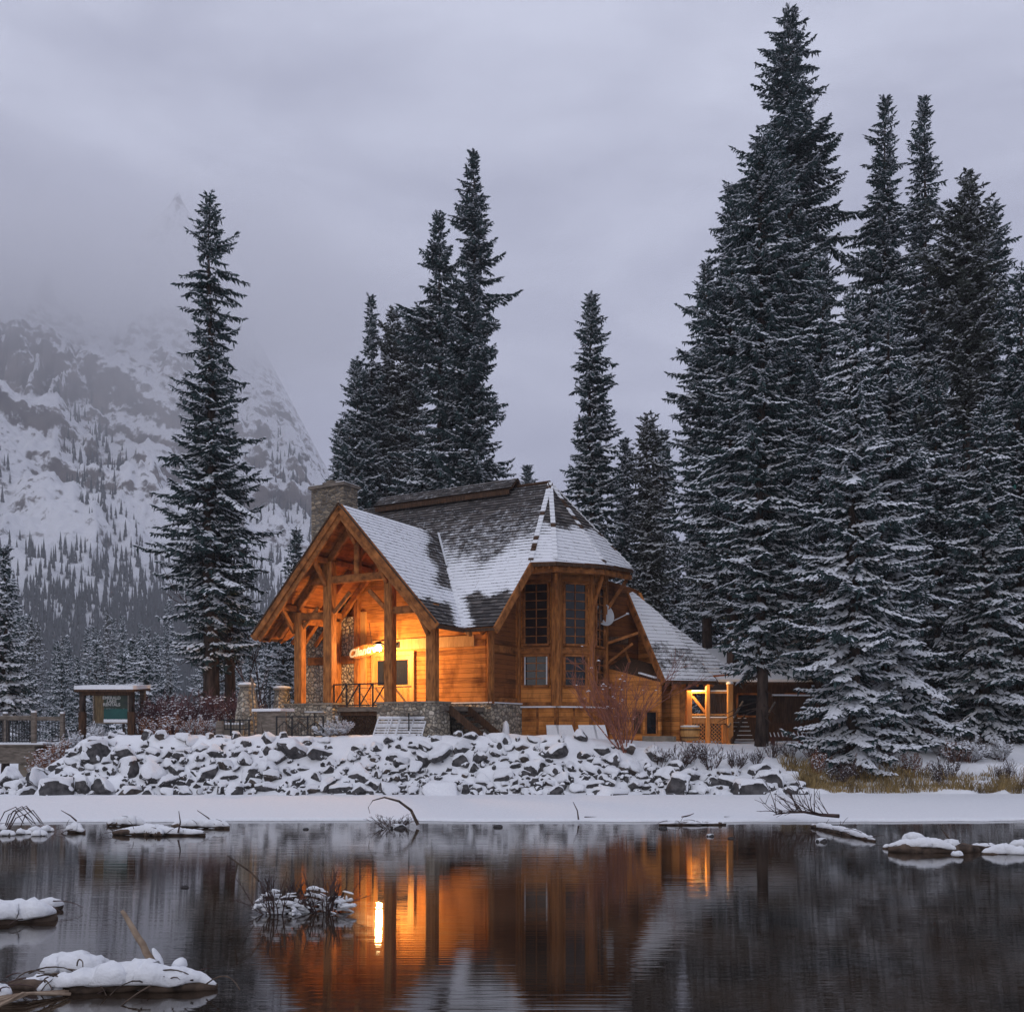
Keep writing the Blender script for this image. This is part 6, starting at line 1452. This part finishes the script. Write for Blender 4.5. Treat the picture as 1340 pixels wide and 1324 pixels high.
# along the ice edge, left
for i, (p0, p1, lb, sd) in enumerate([((148,1092),(268,1093),'snow-topped log lying along the ice edge, in front of a thinner one',21),((225,1083),(300,1084),'thin snow-topped log touching the ice edge',22),((140,1081),(192,1080),'small log with snow half on the ice at the left',23),((88,1089),(110,1090),'round snow-capped stump at the ice edge near the arched twigs',24),((190,1093),(212,1094),'round snow lump before the snow-topped log',25)]):
    a, b = wpt(*p0), wpt(*p1); w = 0.17 if i == 0 else 0.13
    drift('snowy_log', lb, [a+up*0.04, (a+b)/2+up*0.06, b+up*0.03], 0.09, [([a+up*0.06,(a+b)/2+up*0.08,b+up*0.05], w, 0.17, 0.03)], seed=sd)
rnd = random.Random(33)
for i in range(7):
    x0 = rnd.uniform(-20, 30); x1 = x0 + rnd.uniform(25, 60); p, q = wpt(x0, 1086), wpt(x1, 1084); hgt = rnd.uniform(0.25, 0.55); mb = MB()
    mb.tube([p, p+(q-p)*0.25+up*hgt*0.8, p+(q-p)*0.55+up*hgt, p+(q-p)*0.85+up*hgt*0.5, q+up*0.1], [0.014,0.013,0.012,0.01,0.006], 5)
    tag(mb.build('twig', M['twig_dark'], origin=p), 'arched dark twig frozen in at the far left ice edge', 'twig', 'arched twigs at the left ice edge')
for i in range(6):
    a = wpt(rnd.uniform(-5,62), rnd.uniform(1085,1094)); drift('snow_lump', 'snow-capped lump of ice among the arched twigs', [a+V3((-0.1,0,0)), a+V3((0.12,0,0.0))], 0.07, [([a+V3((-0.16,0,0.02)), a+V3((0.17,0,0.02))], 0.13, 0.13, 0.02)], 'rock', 'ice lump', 'snowy lumps among arched twigs', seed=40+i)
for (p0, p1, lb) in (((233,1094),(234,1061),'thin upright twig standing in the long log at the ice edge'),((282,1084),(258,1060),'thin leaning twig in the ice left of the arch stick'),((100,1078),(80,1060),'short thin twig slanting out of the ice at the left'),((757,1076),(750,1049),'lone curved twig stuck in the ice below the bay window'),((765,1073),(786,1069),'tiny twig lying on the ice beside the lone curved one'),((892,1073),(908,1064),'short twig slanting from the ice below the wing'),((948,1073),(958,1069),'tiny twig on the ice right of the slanting one')):
    d0 = wpt(p0[0], p0[1]); e = px2w(p1[0], p1[1], d0.y+0.2); s_ = d0 + up*0.08; mb = MB(); mb.tube([s_, s_+(e-s_)*0.5+V3((0.04,0,0)), e], [0.022,0.016,0.008], 5); tag(mb.build('twig', M['twig_dark'], origin=s_), lb, 'twig')
# debris and arch stick under the porch
p = wpt(515,1082); o = place_mesh('twig_cluster', tw1, p, 1.0, (1.9,1.0,0.55), 'flat tangle of dusty twigs at the ice edge below the porch', 'twigs')
b_ = px2w(547,1079,p.y); t_ = px2w(487,1056,p.y); mb = MB(); mb.tube([b_, px2w(538,1060,p.y), px2w(522,1048,p.y), px2w(503,1043,p.y), px2w(488,1047,p.y), px2w(482,1056,p.y), px2w(484,1064,p.y)], [0.045,0.036,0.03,0.022,0.014,0.008,0.006], 6); tag(mb.build('arched_stick', M['deadwood'], origin=b_), 'dark stick arching over the ice below the porch', 'stick')
for x_, y_, s_, lb in ((518,1084,0.2,'snowy lump among the dusty twigs below the porch'),(240,1161,0.07,'little dark stone in open water left of the twig tangles'),(399,1085,0.08,'dark stone at the ice edge between log and arch stick'),(650,1082,0.13,'flat dark stone at the ice edge below the stone foundation'),(866,1084,0.12,'dark stone at the left end of the thin ice-edge log'),(1073,1101,0.14,'snow-topped stone alone in the water under the fallen branch'),(928,1094,0.10,'small snowy stone in dark water below the wing'),(955,1097,0.08,'tiny low stone in dark water below the deck')):
    a = wpt(x_, y_); o = bpy.data.objects.new('stone', protos[3][0]); COL.objects.link(o); o.location = a; o.scale = (s_*1.2, s_, s_*0.8); tag(o, lb, 'stone')
    if x_ in (518, 1073, 928):
        c = bpy.data.objects.new('snow_cap', protos[3][1]); COL.objects.link(c); c.parent = o
a, b = wpt(862,1079.5), wpt(950,1079); drift('thin_log', 'thin dark log dusted with snow along the ice edge below the deck', [a+up*0.02,(a+b)/2+up*0.04,b+up*0.02], 0.06, [([a+up*0.03,b+up*0.03], 0.08, 0.05, 0.04)], seed=51)
# fallen branch and log, right
fb = MB(); rnd = random.Random(71); b0 = wpt(1098,1077); tp = px2w(1012,1066,b0.y+0.3)
spn = [b0+up*0.18, px2w(1075,1066,b0.y), px2w(1052,1062,b0.y), px2w(1030,1063,b0.y), tp]
fb.tube(spn, [0.055,0.045,0.035,0.022,0.01], 6)
for i in range(26):
    t = rnd.uniform(0.1,1.0); j = min(int(t*4), 3); q = spn[j] + (spn[j+1]-spn[j])*(t*4-j); grow(fb, q, (rnd.uniform(-1,0.1), rnd.uniform(-.5,.5), rnd.uniform(-0.1,0.7)), rnd.uniform(0.35,0.8), 0.014, 1, rnd, 0.6, -0.1, 4, 3, 4, 0.5, 0, 0.006)
tag(fb.build('fallen_branch', M['twig_dark'], origin=b0), 'fallen leafless branch spread on the ice at the right', 'branch')
a, b = wpt(1062,1082), wpt(1145,1101); drift('snowy_log', 'narrow knobbly snow-covered log slanting away from the fallen branch', [a+up*0.03,(a+b)/2+up*0.04,b+up*0.02], 0.07, [([a+up*0.05,(a+b)/2+up*0.07,b+up*0.04], 0.10, 0.13, 0.02)], seed=61)
a, b, c = wpt(1162,1114), wpt(1250,1116), wpt(1300,1112)
drift('snowy_log', 'large snow-covered log in dark water at the right edge', [a+up*0.05,b+up*0.05,c+up*0.03], 0.13, [([a+up*0.08,(a+b)/2+up*0.12,b+up*0.07], 0.15, 0.16, 0.05)], seed=62)
for i, (p0, p1, w, h, lb) in enumerate([((1232,1112),(1262,1112),0.18,0.22,'round snow lump behind the large right-hand log'),((1270,1111),(1304,1111),0.14,0.13,'low snow lump near the middle of the right-hand driftwood'),((1285,1117),(1345,1117),0.14,0.17,'snowy log end running out of the right edge of the frame'),((1244,1120),(1260,1121),0.09,0.09,'small snow ball in front of the large right-hand log'),((1180,1101),(1210,1101),0.16,0.17,'snow lump behind the left end of the large right-hand log'),((1320,1108),(1350,1108),0.14,0.15,'snow lump at the very right edge above the log end'),((1155,1110),(1166,1110),0.07,0.08,'tiny snow knob at the left tip of the large right-hand log')]):
    a, b = wpt(*p0), wpt(*p1); drift('snow_lump', lb, [a, b], 0.07, [([a+up*0.03,b+up*0.03], w, h, 0.02)], 'deadwood', 'snow lump', seed=70+i)
p = wpt(1246,1112); mb = MB(); mb.tube([p+V3((0.05,0,0.1)), p+V3((-0.1,0,0.27)), p+V3((-0.22,0,0.42))], [0.018,0.014,0.007], 5); tag(mb.build('twig', M['deadwood'], origin=p), 'short twig slanting up from the large right-hand log', 'twig')
wood(14, (1375,1640), (40,58), lambda p: 420, 'spruce_tree', 'dark spruce at the outer edge of the right stand', 'spruces at the outer right edge', 0.75)
